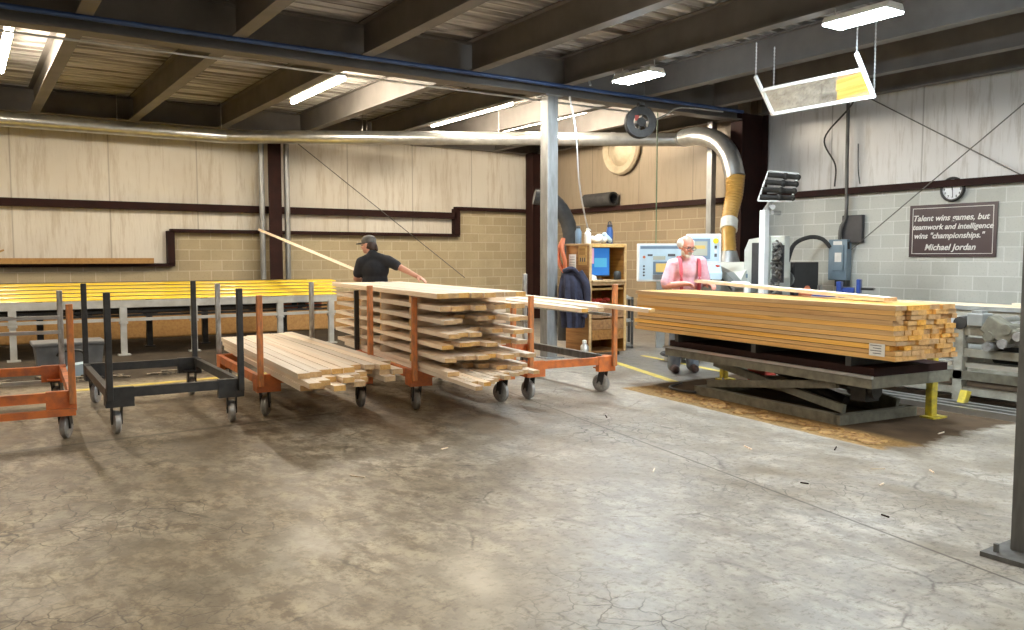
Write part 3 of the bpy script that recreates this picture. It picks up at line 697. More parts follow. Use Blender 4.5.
# white lamp post with tilted roller rack
t = thing('feeder_stand', 'white post with a tilted rack of black rollers on top', 'stand', (9.48, 7.78, 0))
MB().box((0, 0, 1.08), (.10, .10, 2.16), bev=.01).obj('post', 'white_metal', t)
b = MB(); b.bar((0, 0, 2.14), (.10, -.05, 2.30), .06, .06); b.cyl((.02, -.12, 2.20), (.14, .02, 2.20), .04, seg=12); b.cyl((.04, -.1, 2.12), (.2, -.1, 2.12), .03, seg=12); b.obj('arm', 'galv', t)
def cam_pt(r, d, z): return RT * r + FW * d + UP * z
fr_ = MB(); A = [cam_pt(.02, -.08, 2.70), cam_pt(-.15, -.18, 2.28), cam_pt(.31, -.18, 2.27), cam_pt(.44, -.08, 2.66)]
for a, b_ in zip(A, A[1:] + A[:1]): fr_.bar(a, b_, .02, .02)
fr_.obj('rack_frame', 'white_metal', t)
for k in range(4):
    f = (k + .5) / 4; a = A[0].lerp(A[1], f); b_ = A[3].lerp(A[2], f)
    q = MB(); q.cyl(a, b_, .036, seg=12); q.ball(b_, .045); q.ball(a.lerp(b_, .6), .05); q.obj('roller', 'rubber', t, smooth=True)
# consoles, each turned to the operator
def console(name, loc, rz, label, w_, h_, z0, seed):
    t = thing(name, label, 'control panel', loc, rz)
    MB().box((0, .06, z0 + h_ / 2), (w_, .12, h_), bev=.012).obj('housing', 'white_metal', t)
    MB().box((0, -.003, z0 + h_ / 2), (w_ - .06, .01, h_ - .06)).obj('face_plate', 'pale_blue', t)
    return t
t = console('control_console', (9.58, 9.88, 0), -YAW, 'wide pale blue control console left of the man in pink', .86, .62, 1.10, 1)
MB().box((-.04, .06, .55), (.14, .10, 1.1)).obj('pedestal', 'machine_dark', t)
MB().box((0, -.009, 1.655), (.78, .004, .045)).obj('header_strip', 'slate_blue', t)
MB().box((-.05, -.012, 1.32), (.26, .012, .21)).obj('screen_bezel', 'slate_blue', t)
MB().box((-.05, -.0195, 1.325), (.17, .004, .14)).obj('screen', 'screen_amber', t)
MB().box((-.08, -.012, 1.485), (.2, .012, .06)).obj('display', 'screen_cream', t)
MB().box((-.05, -.012, 1.175), (.27, .012, .07)).obj('keypad', 'column', t)
for k in range(4):
    MB().cyl((-.33, -.008, 1.20 + .05 * k), (-.33, -.022, 1.20 + .05 * k), .016, seg=12).obj('button', 'ink', t, smooth=True)
MB().cyl((-.33, -.008, 1.50), (-.33, -.03, 1.50), .022, seg=12).obj('button', 'copper', t, smooth=True)
MB().box((-.23, -.012, 1.53), (.08, .012, .03)).obj('switch', 'ink', t)
MB().box((.12, -.012, 1.53), (.12, .012, .04)).obj('switch', 'ink', t)
t = console('control_screen', (9.12, 8.58, 0), -YAW - .15, 'pale blue operator screen right of the man in pink, below the tan hose', .50, .43, 1.41, 2)
MB().box((.2, .1, .68), (.12, .10, 1.36)).obj('pedestal', 'machine_dark', t)
MB().box((-.06, -.012, 1.62), (.30, .014, .30)).obj('screen_bezel', 'slate_blue', t)
MB().box((-.06, -.0205, 1.625), (.22, .004, .21)).obj('screen', 'screen_cream', t)
MB().box((-.06, -.0235, 1.645), (.16, .003, .05)).obj('screen_panel', 'screen_amber', t)
MB().lathe([(.0, -.03), (.04, -.03), (.04, 0), (.0, 0)], (.17, -.005, 1.735), 16, 'Y').obj('stop_button', 'yellow', t, smooth=True)
for k, mm in ((0, 'ink'), (1, 'paper'), (2, 'ink')): MB().box((.17, -.012, 1.645 - .06 * k), (.035, .014, .045)).obj('switch', mm, t)
MB().prism([(.0, 1.40), (-.30, 1.27), (-.30, 1.18), (.0, 1.24)], 'X', -.14, .24).obj('tray', 'pale_blue', t)
o = MB().prism([(0, 0), (.07, 0), (.05, .05), (.01, .06)], 'Y', 0, .05).obj('glove_clump', 'red'); o.location = (9.18, 8.36, 1.325); tag(o, 'small red and white clump on the tray under the operator screen', 'glove')

# ducts
t = thing('dust_duct', 'long galvanised dust duct hung below the ceiling across the back', 'duct')
MB().tube([(-6.5, 16.2, 3.78), (4.3, 16.2, 3.78)], .125, 20).obj('duct_run', 'galv', t, smooth=True)
MB().tube([(4.3, 16.2, 3.78), (11.37, 11.30, 3.70)], .125, 20).obj('duct_run', 'galv', t, smooth=True)
for f in (.18, .4, .62, .85):
    a = V((4.3, 16.2, 3.78)).lerp(V((11.37, 11.30, 3.70)), f); d = V((7.07, -4.9, -.08)).normalized() * .04
    MB().cyl(a - d, a + d, .133, seg=20).obj('duct_band', 'galv', t, smooth=True)
for x in (-1, 1.1, 3.0): MB().cyl((x - .04, 16.2, 3.78), (x + .04, 16.2, 3.78), .133, seg=20).obj('duct_band', 'galv', t, smooth=True)
MB().cyl((11.37, 11.30, 3.70), (11.20, 11.05, 3.69), .127, .165, 20).obj('reducer', 'galv', t, smooth=True)
el = bez([(11.20, 11.05, 3.69), (11.08, 10.60, 3.66), (11.00, 10.10, 3.52), (10.94, 9.75, 3.24), (10.92, 9.59, 2.84)], 7)
MB().tube(el, .165, 20, ribs=.02).obj('elbow', 'galv', t, smooth=True)
for x in (.6, 2.4, 4.2): MB().cyl((x, 16.2, 3.9), (x, 16.2, 4.41), .008, seg=6).obj('hanger', 'steel', t)
for f in (.3, .31, .6, .9):
    a = V((4.3, 16.2, 3.78)).lerp(V((11.37, 11.30, 3.70)), f); MB().cyl(a + V((0, 0, .12)), (a.x, a.y, 4.41), .008, seg=6).obj('hanger', 'steel', t)
t = thing('flexible_hose', 'tan ribbed flexible hose dropping to the moulding machine', 'hose')
hs = bez([(10.92, 9.59, 2.86), (10.88, 9.57, 2.55), (10.74, 9.53, 2.20), (10.58, 9.41, 1.90), (10.39, 9.22, 1.55)], 14)
MB().tube(hs, [.165 - .05 * min(1, 1.3 * i / (len(hs) - 1)) for i in range(len(hs))], 20, ribs=.07).obj('hose_skin', 'hose_tan', t, smooth=True)
MB().tube([hs[i] for i in (32, 36, 40)], .142, 20).obj('tape_band', 'white_tape', t, smooth=True)

# ------------------------------------------------------------------ wooden cabinet
t = thing('workshop_cabinet', 'tall home made wooden cabinet with open screen shelf and drawers', 'cabinet', (7.72, 9.53, 0))
W_, D_, H_ = .72, .55, 1.70
def pan(nm, c, s, m='bench_wood'): return MB().box(c, s, bev=.004).obj(nm, m, t)
pan('side_panel', (.015, D_ / 2, .88), (.03, D_, 1.64)); pan('side_panel', (W_ - .015, D_ / 2, .88), (.03, D_, 1.64))
pan('back_panel', (W_ / 2, D_ - .01, .88), (W_ - .06, .02, 1.6))
pan('top', (W_ / 2, D_ / 2, H_ - .015), (W_ + .02, D_ + .02, .03), 'edge_wood')
pan('shelf', (W_ / 2, D_ / 2 - .03, 1.14), (W_ - .06, D_ + .06, .03), 'edge_wood'); pan('shelf', (W_ / 2, D_ / 2, 1.02), (W_ - .06, D_ - .04, .03), 'edge_wood'); pan('shelf', (W_ / 2, D_ / 2, .075), (W_ - .06, D_ - .04, .03))
for x in (.02, W_ - .02): pan('face_strip', (x, -.012, .88), (.045, .02, 1.62), 'edge_wood')
for z in (1.67, 1.10): pan('face_strip', (W_ / 2, -.012, z), (W_ - .09, .018, .05), 'edge_wood')
for k, z in enumerate((.66, .49, .335)):
    dr = MB().box((W_ / 2, -.012, z), (W_ - .1, .022, .148), bev=.004).obj('drawer', 'bench_wood', t)
    MB().ball((W_ / 2 + .1, -.04, z + .02), .018, 10, 7).obj('knob', 'black', dr, smooth=True)
pan('drawer_rail', (W_ / 2, D_ / 2, .755), (W_ - .06, D_ - .04, .03))
for x in (.06, W_ - .06): MB().cyl((x, .1, .0), (x, .1, .06), .03, seg=12).obj('foot', 'black', t)
m = thing('monitor', 'computer monitor with blue screen inside the wooden cabinet', 'monitor', (8.02, 9.73, 1.155), R(-8))
MB().box((0, .02, .27), (.50, .035, .44), bev=.008).obj('bezel', 'black', m)
MB().box((0, .0, .275), (.47, .006, .41)).obj('screen', 'screen_blue', m)
MB().box((-.13, -.004, .36), (.18, .004, .23)).obj('screen_window', 'screen_pink', m)
MB().box((.08, -.004, .26), (.22, .004, .14)).obj('screen_window', 'screen_cyan', m)
b = MB(); b.box((0, .05, .03), (.06, .04, .08)); b.box((0, .04, .008), (.22, .15, .016)); b.obj('stand', 'black', m)
o = MB().lathe([(.05, 0), (.06, .02), (.06, .1), (.04, .13)], (8.37, 9.64, 1.157), 14).obj('black_cup', 'black', smooth=True); tag(o, 'small black cup beside the monitor in the wooden cabinet', 'cup')
o = MB().prism([(0, 0), (.16, 0), (.14, .06), (.04, .09), (0, .05)], 'Y', 0, .1).obj('white_cloth', 'white_tape'); o.location = (7.74, 9.55, 1.157); tag(o, 'small crumpled white cloth in front of the monitor', 'cloth')
o = MB()
for i in range(6): o.ball((7.9 + i * .07, 9.76, .81 + .03 * (i % 2)), (.06, .07, .04), 10, 6)
o = o.obj('red_rags', 'red', smooth=True); o['kind'] = 'stuff'; tag(o, 'dark red rags on the open shelf above the cabinet drawers', 'rags')
# on top of the cabinet
def bottle(name, x, y, z, r, h_, body, capm, label, neck=.5):
    t = thing(name, label, 'bottle', (x, y, z))
    MB().lathe([(r * .9, 0), (r, .01), (r, h_ * .7), (r * neck, h_ * .84), (r * neck, h_ * .9)], seg=18).obj('bottle_body', body, t, smooth=True)
    MB().lathe([(r * neck * 1.15, h_ * .88), (r * neck * 1.15, h_), (r * neck * .5, h_ + .01)], seg=14).obj('cap', capm, t, smooth=True)
    return t
bt = bottle('water_bottle', 8.27, 9.71, H_, .05, .29, 'blue_bottle', 'dark_panel', 'blue water bottle standing on top of the wooden cabinet', .75)
MB().tube(bez([(-.03, 0, .28), (-.02, 0, .33), (.02, 0, .33), (.03, 0, .28)], 5), .008, 6).obj('carry_loop', 'dark_panel', bt)
bottle('spray_bottle', 7.80, 9.66, H_, .05, .22, 'white_metal', 'white_tape', 'white bottle on top of the wooden cabinet, nearest the crumpled cloths', .45)
bottle('spray_bottle', 7.78, 9.86, H_, .05, .26, 'slate_blue', 'black', 'dark bottle with white label on top of the wooden cabinet', .6)
r_ = MB()
for i in range(14): r_.ball((7.97 + .2 * random.random(), 9.66 + .12 * random.random(), H_ + .05 + .05 * random.random()), (.06, .06, .05), 8, 5, rot=(random.random(), random.random(), 0))
o = r_.obj('crumpled_cloth', 'white_tape', smooth=True); tag(o, 'crumpled white cloths heaped on top of the wooden cabinet', 'cloth')
r_ = MB()
for i in range(6): r_.ball((8.12 + .02 * i, 9.63 + .03 * random.random(), H_ + .05 + .03 * (5 - i) * .6), (.035, .04, .035), 8, 5)
o = r_.obj('blue_rag', 'pale_blue', smooth=True); tag(o, 'pale blue rag among the white cloths on the wooden cabinet', 'cloth')
# notices on the cabinet side
for i, (y, z, w_, h_, mm, lab) in enumerate([(9.67, 1.53, .20, .30, 'edge_wood', 'tan notice with a picture and three dark marks on cabinet side'), (9.92, 1.36, .17, .36, 'paper', 'white printed sheet pinned on the cabinet side')]):
    p = thing('paper_notice', lab, 'notice', (7.716, y, z))
    MB().box((0, 0, 0), (.004, w_, h_)).obj('sheet', mm, p)
    if i == 0:
        MB().box((-.003, .01, .05), (.002, .14, .10)).obj('picture', 'ledge_wood', p)
        for k in range(3): MB().box((-.003, -.05 + .05 * k, -.07), (.002, .025, .06)).obj('print_mark', 'ink', p)
    else:
        for k in range(8): MB().box((-.003, 0, .14 - .04 * k), (.002, .12, .006)).obj('print_line', 'ink', p)
o = MB().tube(bez([(7.68, 10.1, 1.78), (7.63, 10.06, 1.62), (7.65, 10.02, 1.42), (7.67, 10.06, 1.28), (7.62, 10.13, 1.42), (7.61, 10.13, 1.6), (7.68, 10.1, 1.78)], 8), .032, 10).obj('coiled_hose', 'copper', smooth=True); tag(o, 'orange coiled air hose hanging between the post and cabinet', 'hose')
# navy jacket hanging at the column
t = thing('hanging_jacket', 'dark navy jacket hanging on the post beside the cabinet', 'jacket', (7.46, 9.64, 0), -YAW)
j = MB(); rings = []
for z, w_, d_, dx in ((1.32, .05, .05, 0), (1.27, .16, .10, .02), (1.18, .21, .13, .02), (1.0, .22, .14, .02), (.8, .21, .13, .03), (.62, .20, .12, .04), (.46, .19, .10, .04)):
    ring = []
    for k in range(36):
        a = 2 * PI * k / 36; fold = 1 + .2 * math.sin(9 * a + z * 2) * min(1, (1.3 - z) * 3)
        ring.append(j.bm.verts.new((dx + .8 * w_ * fold * math.cos(a), d_ * fold * math.sin(a), z)))
    rings.append(ring)
for a, b_ in zip(rings, rings[1:]):
    for k in range(36): j.bm.faces.new((a[k], a[(k + 1) % 36], b_[(k + 1) % 36], b_[k]))
j.bm.faces.new(rings[0]); j.bm.faces.new(rings[-1][::-1]); bmesh.ops.recalc_face_normals(j.bm, faces=j.bm.faces)
j.obj('jacket_body', 'jacket', t, smooth=True)
s_ = MB(); s_.tube(bez([(.12, -.06, 1.27), (.22, -.10, 1.1), (.24, -.10, .85), (.2, -.1, .62)], 8), [.07 - .001 * i for i in range(25)], 12); s_.obj('sleeve', 'jacket', t, smooth=True)
s_ = MB(); s_.tube(bez([(-.1, -.05, 1.29), (.02, -.12, 1.33), (.13, -.1, 1.22)], 8), .035, 10); s_.obj('hood', 'jacket', t, smooth=True)
# canister on the floor by the cabinet
bottle('spray_canister', 7.56, 9.42, 0, .06, .28, 'galv', 'white_tape', 'small silver canister on the floor in front of the cabinet', .5)
# round dolly and offcut pile between cabinet and lift
t = thing('round_dolly', 'low round black dolly on white casters behind the lift', 'dolly', (8.55, 8.45, 0))
MB().lathe([(.0, .09), (.28, .09), (.30, .11), (.28, .135), (0, .13)], seg=28).obj('deck', 'rubber', t, smooth=True)
for a in range(4):
    x, y = .2 * math.cos(a * PI / 2 + .6), .2 * math.sin(a * PI / 2 + .6)
    w2 = MB(); w2.cyl((x - .02, y, .04), (x + .02, y, .04), .04, seg=12); w2.box((x, y, .075), (.05, .05, .03)); w2.obj('caster', 'white_metal', t)
t = thing('offcut_rack', 'low grey rack of offcuts between the cabinet and the lift pile', 'rack', (8.98, 10.5, 0), -YAW)
for z in (.05, .45, .82): MB().box((0, 0, z), (.7, .4, .03)).obj('shelf', 'machine_dark', t)
for x in (-.33, .33):
    for y in (-.18, .18): MB().box((x, y, .42), (.04, .04, .84)).obj('leg', 'black', t)
for i, (x, z, w_) in enumerate([(-.12, .075, .5), (-.05, .10, .45), (0, .48, .5), (-.05, .515, .4), (.05, .85, .45)]):
    q = V((8.98, 10.5, 0)) + RT * (x) + UP * z
    o = MB().box((0, 0, .005), (w_, .2, .03)).obj('wood_offcut', 'pine' if i % 2 else 'conv_grey'); o.location = q; o.rotation_euler = (0, 0, -YAW)
    tag(o, ('lowest offcut on the bottom shelf of the grey rack', 'upper offcut on the bottom shelf of the grey rack', 'lower offcut on the middle shelf of the grey rack', 'upper offcut on the middle shelf of the grey rack', 'single offcut on the top shelf of the grey rack')[i], 'offcut', 'offcuts on the grey rack')
# black suction hose and tube at the back corner
o = MB().tube(bez([(8.30, 10.85, .12), (8.32, 10.88, .8), (8.52, 11.0, 1.5), (8.5, 11.05, 2.05), (8.28, 11.15, 2.42), (7.98, 11.3, 2.5)], 10), .13, 16, ribs=.04).obj('suction_hose', 'rubber', smooth=True); tag(o, 'thick black suction hose arching up behind the wooden cabinet', 'hose')
t = thing('black_tube', 'short fat black tube lying on the side wall rail', 'tube', (0, 0, 0))
q = MB(); q.lathe([(.11, 0), (.15, 0), (.15, .95), (.11, .95), (.11, .9), (.0, .88), (0, .02)][:5] + [(.11, .3)], (11.82, 13.75, 2.76), 20, 'Y'); q.obj('tube_shell', 'rubber', t, smooth=True)
q = MB(); q.lathe([(0.001, .25), (.108, .25), (.108, .3), (.001, .3)], (11.82, 13.75, 2.76), 20, 'Y'); q.obj('inner_plug', 'dark_panel', t)

# ------------------------------------------------------------------ on the right wall
t = thing('wall_sign', 'dark brown banner sign with white italic lettering below the clock', 'sign', (11.985, 6.47, 1.885), -PI / 2)
MB().box((0, .0, 0), (1.27, .02, .77)).obj('panel', 'sign_dark', t)
b = MB()
for z in (-.335, .335): b.box((0, -.0115, z), (1.17, .003, .008))
for x in (-.585, .585): b.box((x, -.0115, 0), (.008, .003, .678))
b.obj('border', 'paper', t)
def text(s_, size, loc, parent, mat, shear=.28, bold=.0025, rot=(PI / 2, 0, 0), name='lettering'):
    cu = bpy.data.curves.new(name, 'FONT'); cu.body = s_; cu.size = size; cu.align_x = 'CENTER'; cu.align_y = 'CENTER'; cu.shear = shear; cu.offset = bold; cu.extrude = .0012
    tmp = bpy.data.objects.new('tmp', cu); COL.objects.link(tmp)
    dg = bpy.context.evaluated_depsgraph_get(); me = bpy.data.meshes.new_from_object(tmp.evaluated_get(dg))
    bpy.data.objects.remove(tmp); bpy.data.curves.remove(cu)
    me.materials.clear(); me.materials.append(M[mat])
    o = bpy.data.objects.new(name, me); COL.objects.link(o); o.parent = parent; o.location = loc; o.rotation_euler = rot
    return o
for s_, z, sz, x in (('Talent wins games, but', .185, .120, -.03), ('teamwork and intelligence', .055, .110, .0), ('wins "championships."', -.075, .115, -.05), ('Michael Jordan', -.245, .125, -.02)):
    text(s_, sz, (x, -.0135, z), t, 'paper')
t = thing('wall_clock', 'round black rimmed wall clock above the dark sign', 'clock', (11.97, 6.46, 2.475), -PI / 2)
MB().lathe([(.145, .0), (.175, .0), (.18, -.03), (.165, -.05), (.145, -.045)], seg=36, axis='Y', ring=True).obj('rim', 'black', t, smooth=True)
MB().lathe([(0.001, .0), (.15, .0), (.15, -.02), (.001, -.02)], seg=36, axis='Y').obj('face', 'clock_face', t)
for k in range(1, 13):
    a = PI / 2 - k * PI / 6
    text(str(k), .045, (.118 * math.cos(a), -.022, .118 * math.sin(a)), t, 'ink', 0, .002, name='numeral')
MB().bar((0, -.024, .02), (.006, -.024, -.115), .004, .008).obj('minute_hand', 'ink', t)
MB().bar((0, -.026, -.01), (-.012, -.026, .075), .004, .011).obj('hour_hand', 'ink', t)
t = thing('switch_box', 'blue grey electrical disconnect box on the block wall', 'switch box', (11.88, 8.24, 1.455), -PI / 2)
MB().box((0, .03, 0), (.34, .13, .66), bev=.01).obj('box', 'disc_blue', t)
MB().box((.02, -.045, .03), (.2, .03, .42), bev=.01).obj('cover', 'disc_blue', t); MB().box((.03, -.062, .04), (.12, .004, .15)).obj('label_plate', 'paper', t)
MB().box((.0, -.037, .26), (.16, .004, .08)).obj('label_plate', 'paper', t); MB().bar((.18, .0, .18), (.21, -.06, .28), .03, .03).obj('lever', 'black', t)
MB().box((.08, .0, -.38), (.2, .12, .10)).obj('gland', 'dark_panel', t)
o = MB().box((11.95, 8.04, 1.95), (.08, .36, .44), bev=.01).obj('junction_box', 'dark_panel'); tag(o, 'dark flat junction box behind the conduit above the blue switch box', 'box')
o = MB().tube(bez([(11.9, 8.16, 4.2), (11.9, 8.15, 3.0), (11.9, 8.14, 2.2), (11.86, 8.2, 1.98), (11.86, 8.22, 1.78)], 8), .028, 10).obj('conduit_pipe', 'post_grey', smooth=True); tag(o, 'galvanised conduit dropping down grey wall into the switch box', 'pipe')
o = MB().tube(bez([(11.86, 8.38, 1.66), (11.78, 8.5, 1.80), (11.62, 8.64, 1.82), (11.42, 8.76, 1.70), (11.34, 8.82, 1.42)], 8), .035, 10).obj('flex_conduit', 'rubber', smooth=True); tag(o, 'grey flexible conduit looping from switch box to the machine', 'conduit')
o = MB().tube(bez([(11.96, 8.0, 3.3), (11.95, 7.98, 2.9), (11.96, 7.95, 2.66)], 6), .01, 6).obj('wall_cable', 'black', smooth=True); tag(o, 'thin dark cable down the white wall right of the conduit', 'cable')
o = MB().tube(bez([(10.9, 7.2, 4.1), (11.6, 7.9, 3.85), (11.93, 8.6, 3.45), (11.95, 8.4, 3.0), (11.95, 8.4, 2.65)], 8), .014, 8).obj('wall_cable', 'black', smooth=True); tag(o, 'black cable curving down the white wall from behind the mirror', 'cable')
# bench vise etc. near the switch box, standing on the outfeed table
t = thing('bench_vise', 'blue bench vise on the outfeed table below the switch box', 'vise', (10.68, 7.24, .905), R(25))
t.scale = (1.15, 1.15, 1.15)
MB().box((0, 0, .03), (.16, .2, .06)).obj('base', 'blue_vise', t)
b = MB(); b.box((0, .10, .13), (.16, .06, .16), bev=.01); b.box((0, .02, .10), (.09, .2, .07), bev=.01); b.obj('fixed_jaw', 'blue_vise', t)
b = MB(); b.box((0, -.13, .15), (.15, .05, .18), bev=.01); b.obj('moving_jaw', 'blue_vise', t)
b = MB(); b.cyl((0, -.3, .12), (0, -.1, .12), .016, seg=10); b.cyl((-.1, -.3, .12), (.1, -.3, .12), .009, seg=8); b.obj('screw_handle', 'black', t)
o = MB().lathe([(.13, 0), (.12, .06), (.06, .10), (.03, .17), (.0, .18)], (10.34, 7.68, .905), 14).obj('oil_funnel', 'copper', smooth=True); tag(o, 'small orange funnel on the outfeed table by the black cabinet', 'funnel')
o = MB().lathe([(.16, 0), (.17, .03), (.15, .05), (0.01, .05)], (10.36, 7.42, .905), 18).obj('blue_dish', 'blue_vise', smooth=True); tag(o, 'round blue dish lying beside the orange funnel', 'lid')
k = MB(); k.box((0, 0, .05), (.12, .1, .1)); k.box((.0, 0, .13), (.05, .05, .1)); k.cyl((-.1, 0, .08), (.12, 0, .08), .03, seg=12); o = k.obj('cutter_head', 'steel'); o.location = (10.55, 7.62, .905); tag(o, 'small steel cutter block standing between funnel and blue vise', 'tool')

# ------------------------------------------------------------------ overhead things
o = MB().cyl((-6.8, 9.70, 3.97), (11.2, 9.70, 3.97), .03, seg=12).obj('air_pipe', 'blue_pipe', smooth=True); tag(o, 'blue air pipe running along the ceiling girder', 'pipe')
o = MB().cyl((-6.8, 10.12, 3.82), (9, 10.12, 3.82), .014, seg=8).obj('girder_conduit', 'galv', smooth=True); tag(o, 'thin pale conduit under the ceiling girder', 'pipe')
def tube_light(x, y0, y1, label, z=4.06, gm='tube'):
    t = thing('tube_light', label, 'light', (x, (y0 + y1) / 2, z), 0, 'warm tube lights')
    L = y1 - y0
    MB().box((0, 0, .05), (.10, L, .03)).obj('housing', 'white_metal', t)
    for s in (-1, 1): MB().box((0, s * (L / 2 - .25), .20), (.03, .02, .32)).obj('bracket', 'white_metal', t)
    MB().tube([(0, -L / 2, -.005), (0, L / 2, -.005)], .042, 8).obj('tube', gm, t, smooth=True)
    return t
TL = [(4.66, 11.35, 13.5, 'warm tube light above the yellow conveyor, left of the silver post'), (7.72, 11.6, 14.35, 'warm tube light above the man in black'), (9.2, 11.5, 14.1, 'warm tube light beyond the silver post by the black reel'),
      (.56, 11.1, 13.5, 'warm tube light at the upper left edge of the photo'), (-3.3, 11.2, 13.6, 'warm tube light beyond the left photo edge over the conveyor')]
for a in TL: tube_light(*a)
for x, y0 in ((5.1, 3.0), (1.95, 2.6), (-1.2, 2.6), (5.1, -2.), (-1.2, -2.)): tube_light(x, y0, y0 + 2.4, 'warm tube light over the front floor at %s' % {(5.1, 3.0): 'the joint line', (1.95, 2.6): 'the carts', (-1.2, 2.6): 'the near left', (5.1, -2.): 'the camera', (-1.2, -2.): 'the rear left'}[(x, y0)], gm='tube_front')
def high_bay(x, y, label, z=3.82):
    t = thing('high_bay_light', label, 'light', (x, y, z), 0, 'cool high bay lights')
    MB().prism([(-.15, 0), (.15, 0), (.11, .07), (-.11, .07)], 'Y', -.35, .35).obj('housing', 'white_metal', t)
    MB().box((0, 0, -.008), (.28, .68, .016)).obj('diffuser', 'led', t)
    for s in (-.3, .3): MB().cyl((0, s, .06), (0, s, .17), .008, seg=6).obj('hanger', 'steel', t)
    return t
high_bay(7.4, 8.15, 'cool white high bay light nearest the silver post')
high_bay(7.4, 4.95, 'cool white high bay light over the hanging mirror')
high_bay(7.4, 1.5, 'cool white high bay light over the near right floor')
high_bay(2.73, -1.0, 'cool white high bay light behind the camera')
high_bay(7.4, -2.5, 'cool white high bay light furthest behind the camera')
# mirror
t = thing('hanging_mirror', 'tilted white framed mirror hung on chains over the lumber pile', 'mirror', (8.1, 5.98, 3.345))
ang = math.atan2(.2, .25)       # top leans towards the camera
Mx = Matrix.Rotation(-ang, 4, 'Y')
def mp(y, s): return Mx @ V((0, y, s))
b = MB()
for s in (-.165, .165): b.bar(mp(-.66, s), mp(.66, s), .035, .035)
for y in (-.66, .66): b.bar(mp(y, -.18), mp(y, .36), .03, .04)
b.obj('frame', 'white_metal', t)
g = MB(); 
g.bm.faces.new([g.bm.verts.new(mp(y, s)) for y, s in ((-.645, -.15), (-.645, .15), (.645, .15), (.645, -.15))]); g.obj('glass', 'mirror', t)
g = MB(); o_ = V((.012, 0, .009))
g.bm.faces.new([g.bm.verts.new(mp(y, s) + o_) for y, s in ((-.645, -.15), (-.645, .15), (.645, .15), (.645, -.15))][::-1]); g.obj('backing', 'white_metal', t)
for y in (-.66, .66):
    for s in (.35, -.17):
        p = mp(y, s); pts = [V((p.x, p.y, p.z + k * .02)) for k in range(int((4.05 - 3.345 - p.z) / .02))]
        MB().tube(pts, [.011 if i % 2 else .006 for i in range(len(pts))], 6).obj('chain', 'galv', t)
# hose reel
t = thing('hose_reel', 'round black hose reel hung under the ceiling girder', 'reel', (8.77, 9.6, 3.56), -.5)
MB().lathe([(.12, -.07), (.23, -.07), (.24, -.06), (.24, -.04), (.17, -.03), (.17, .03), (.24, .04), (.24, .06), (.23, .07), (.12, .07)], seg=32, axis='Y', ring=True).obj('drum', 'black', t, smooth=True)
for k in range(3):
    a = k * PI / 3 + .3; MB().bar((.125 * math.cos(a), -.03, .125 * math.sin(a)), (-.125 * math.cos(a), -.03, -.125 * math.sin(a)), .03, .02).obj('spoke', 'black', t)
MB().lathe([(.0, -.09), (.07, -.09), (.07, .09), (.0, .09)], seg=20, axis='Y').obj('hub', 'rubber', t, smooth=True)
MB().box((-.07, -.075, .06), (.06, .01, .08)).obj('sticker', 'red', t)
MB().box((0, 0, .27), (.08, .2, .05)).obj('bracket', 'black', t)
o = MB().tube(bez([(8.9, 9.55, 3.55), (9.2, 9.5, 3.7), (9.6, 9.55, 3.86), (10.6, 9.6, 3.9)], 8), .012, 8).obj('reel_cord', 'galv', smooth=True); tag(o, 'pale cord running from the black reel along the ceiling', 'cord')
# wall fan behind the duct
t = thing('exhaust_fan', 'round tan exhaust fan cowl high on the side wall behind the duct', 'fan', (11.98, 13.65, 3.84), 0)
t.scale = (1, .9, .9)
MB().lathe([(.40, 0.), (.62, 0.), (.64, -.06), (.60, -.12), (.44, -.10)], seg=40, axis='X', ring=True).obj('ring', 'fan_tan', t, smooth=True)
MB().lathe([(.001, -.22), (.18, -.20), (.36, -.12), (.45, -.04), (.45, 0)], seg=36, axis='X').obj('cowl', 'fan_tan', t, smooth=True)
# drop cords and conduits
o = MB().tube(bez([(7.52, 9.75, 3.85), (7.6, 9.7, 3.3), (7.68, 9.72, 2.6), (7.85, 9.75, 2.0), (7.95, 9.78, 1.9)], 8), .012, 8).obj('drop_cord', 'galv', smooth=True); tag(o, 'pale air line hanging beside silver post towards the cabinet', 'cord')
o = MB().cyl((9.7, 10.2, 4.0), (9.7, 10.2, 1.72), .010, seg=6).obj('drop_cord', 'cable_green'); tag(o, 'thin green cable dropping to the wide control console', 'cord')
t = thing('ceiling_conduit', 'bent conduit with a small box under the joist before the silver post', 'conduit', (7.42, 8.8, 3.9))
MB().tube(bez([(.1, .5, .4), (.12, .5, .3), (.1, .5, .1), (.08, .45, .02)], 6), .016, 8).obj('conduit_bend', 'galv', t, smooth=True)
MB().tube(bez([(.12, -.3, .45), (.14, -.3, .2), (.08, -.3, .02)], 6), .016, 8).obj('conduit_bend', 'galv', t, smooth=True)
MB().cyl((.0, -.42, .02), (.0, -.2, .02), .045, seg=12).obj('socket', 'white_metal', t, smooth=True)

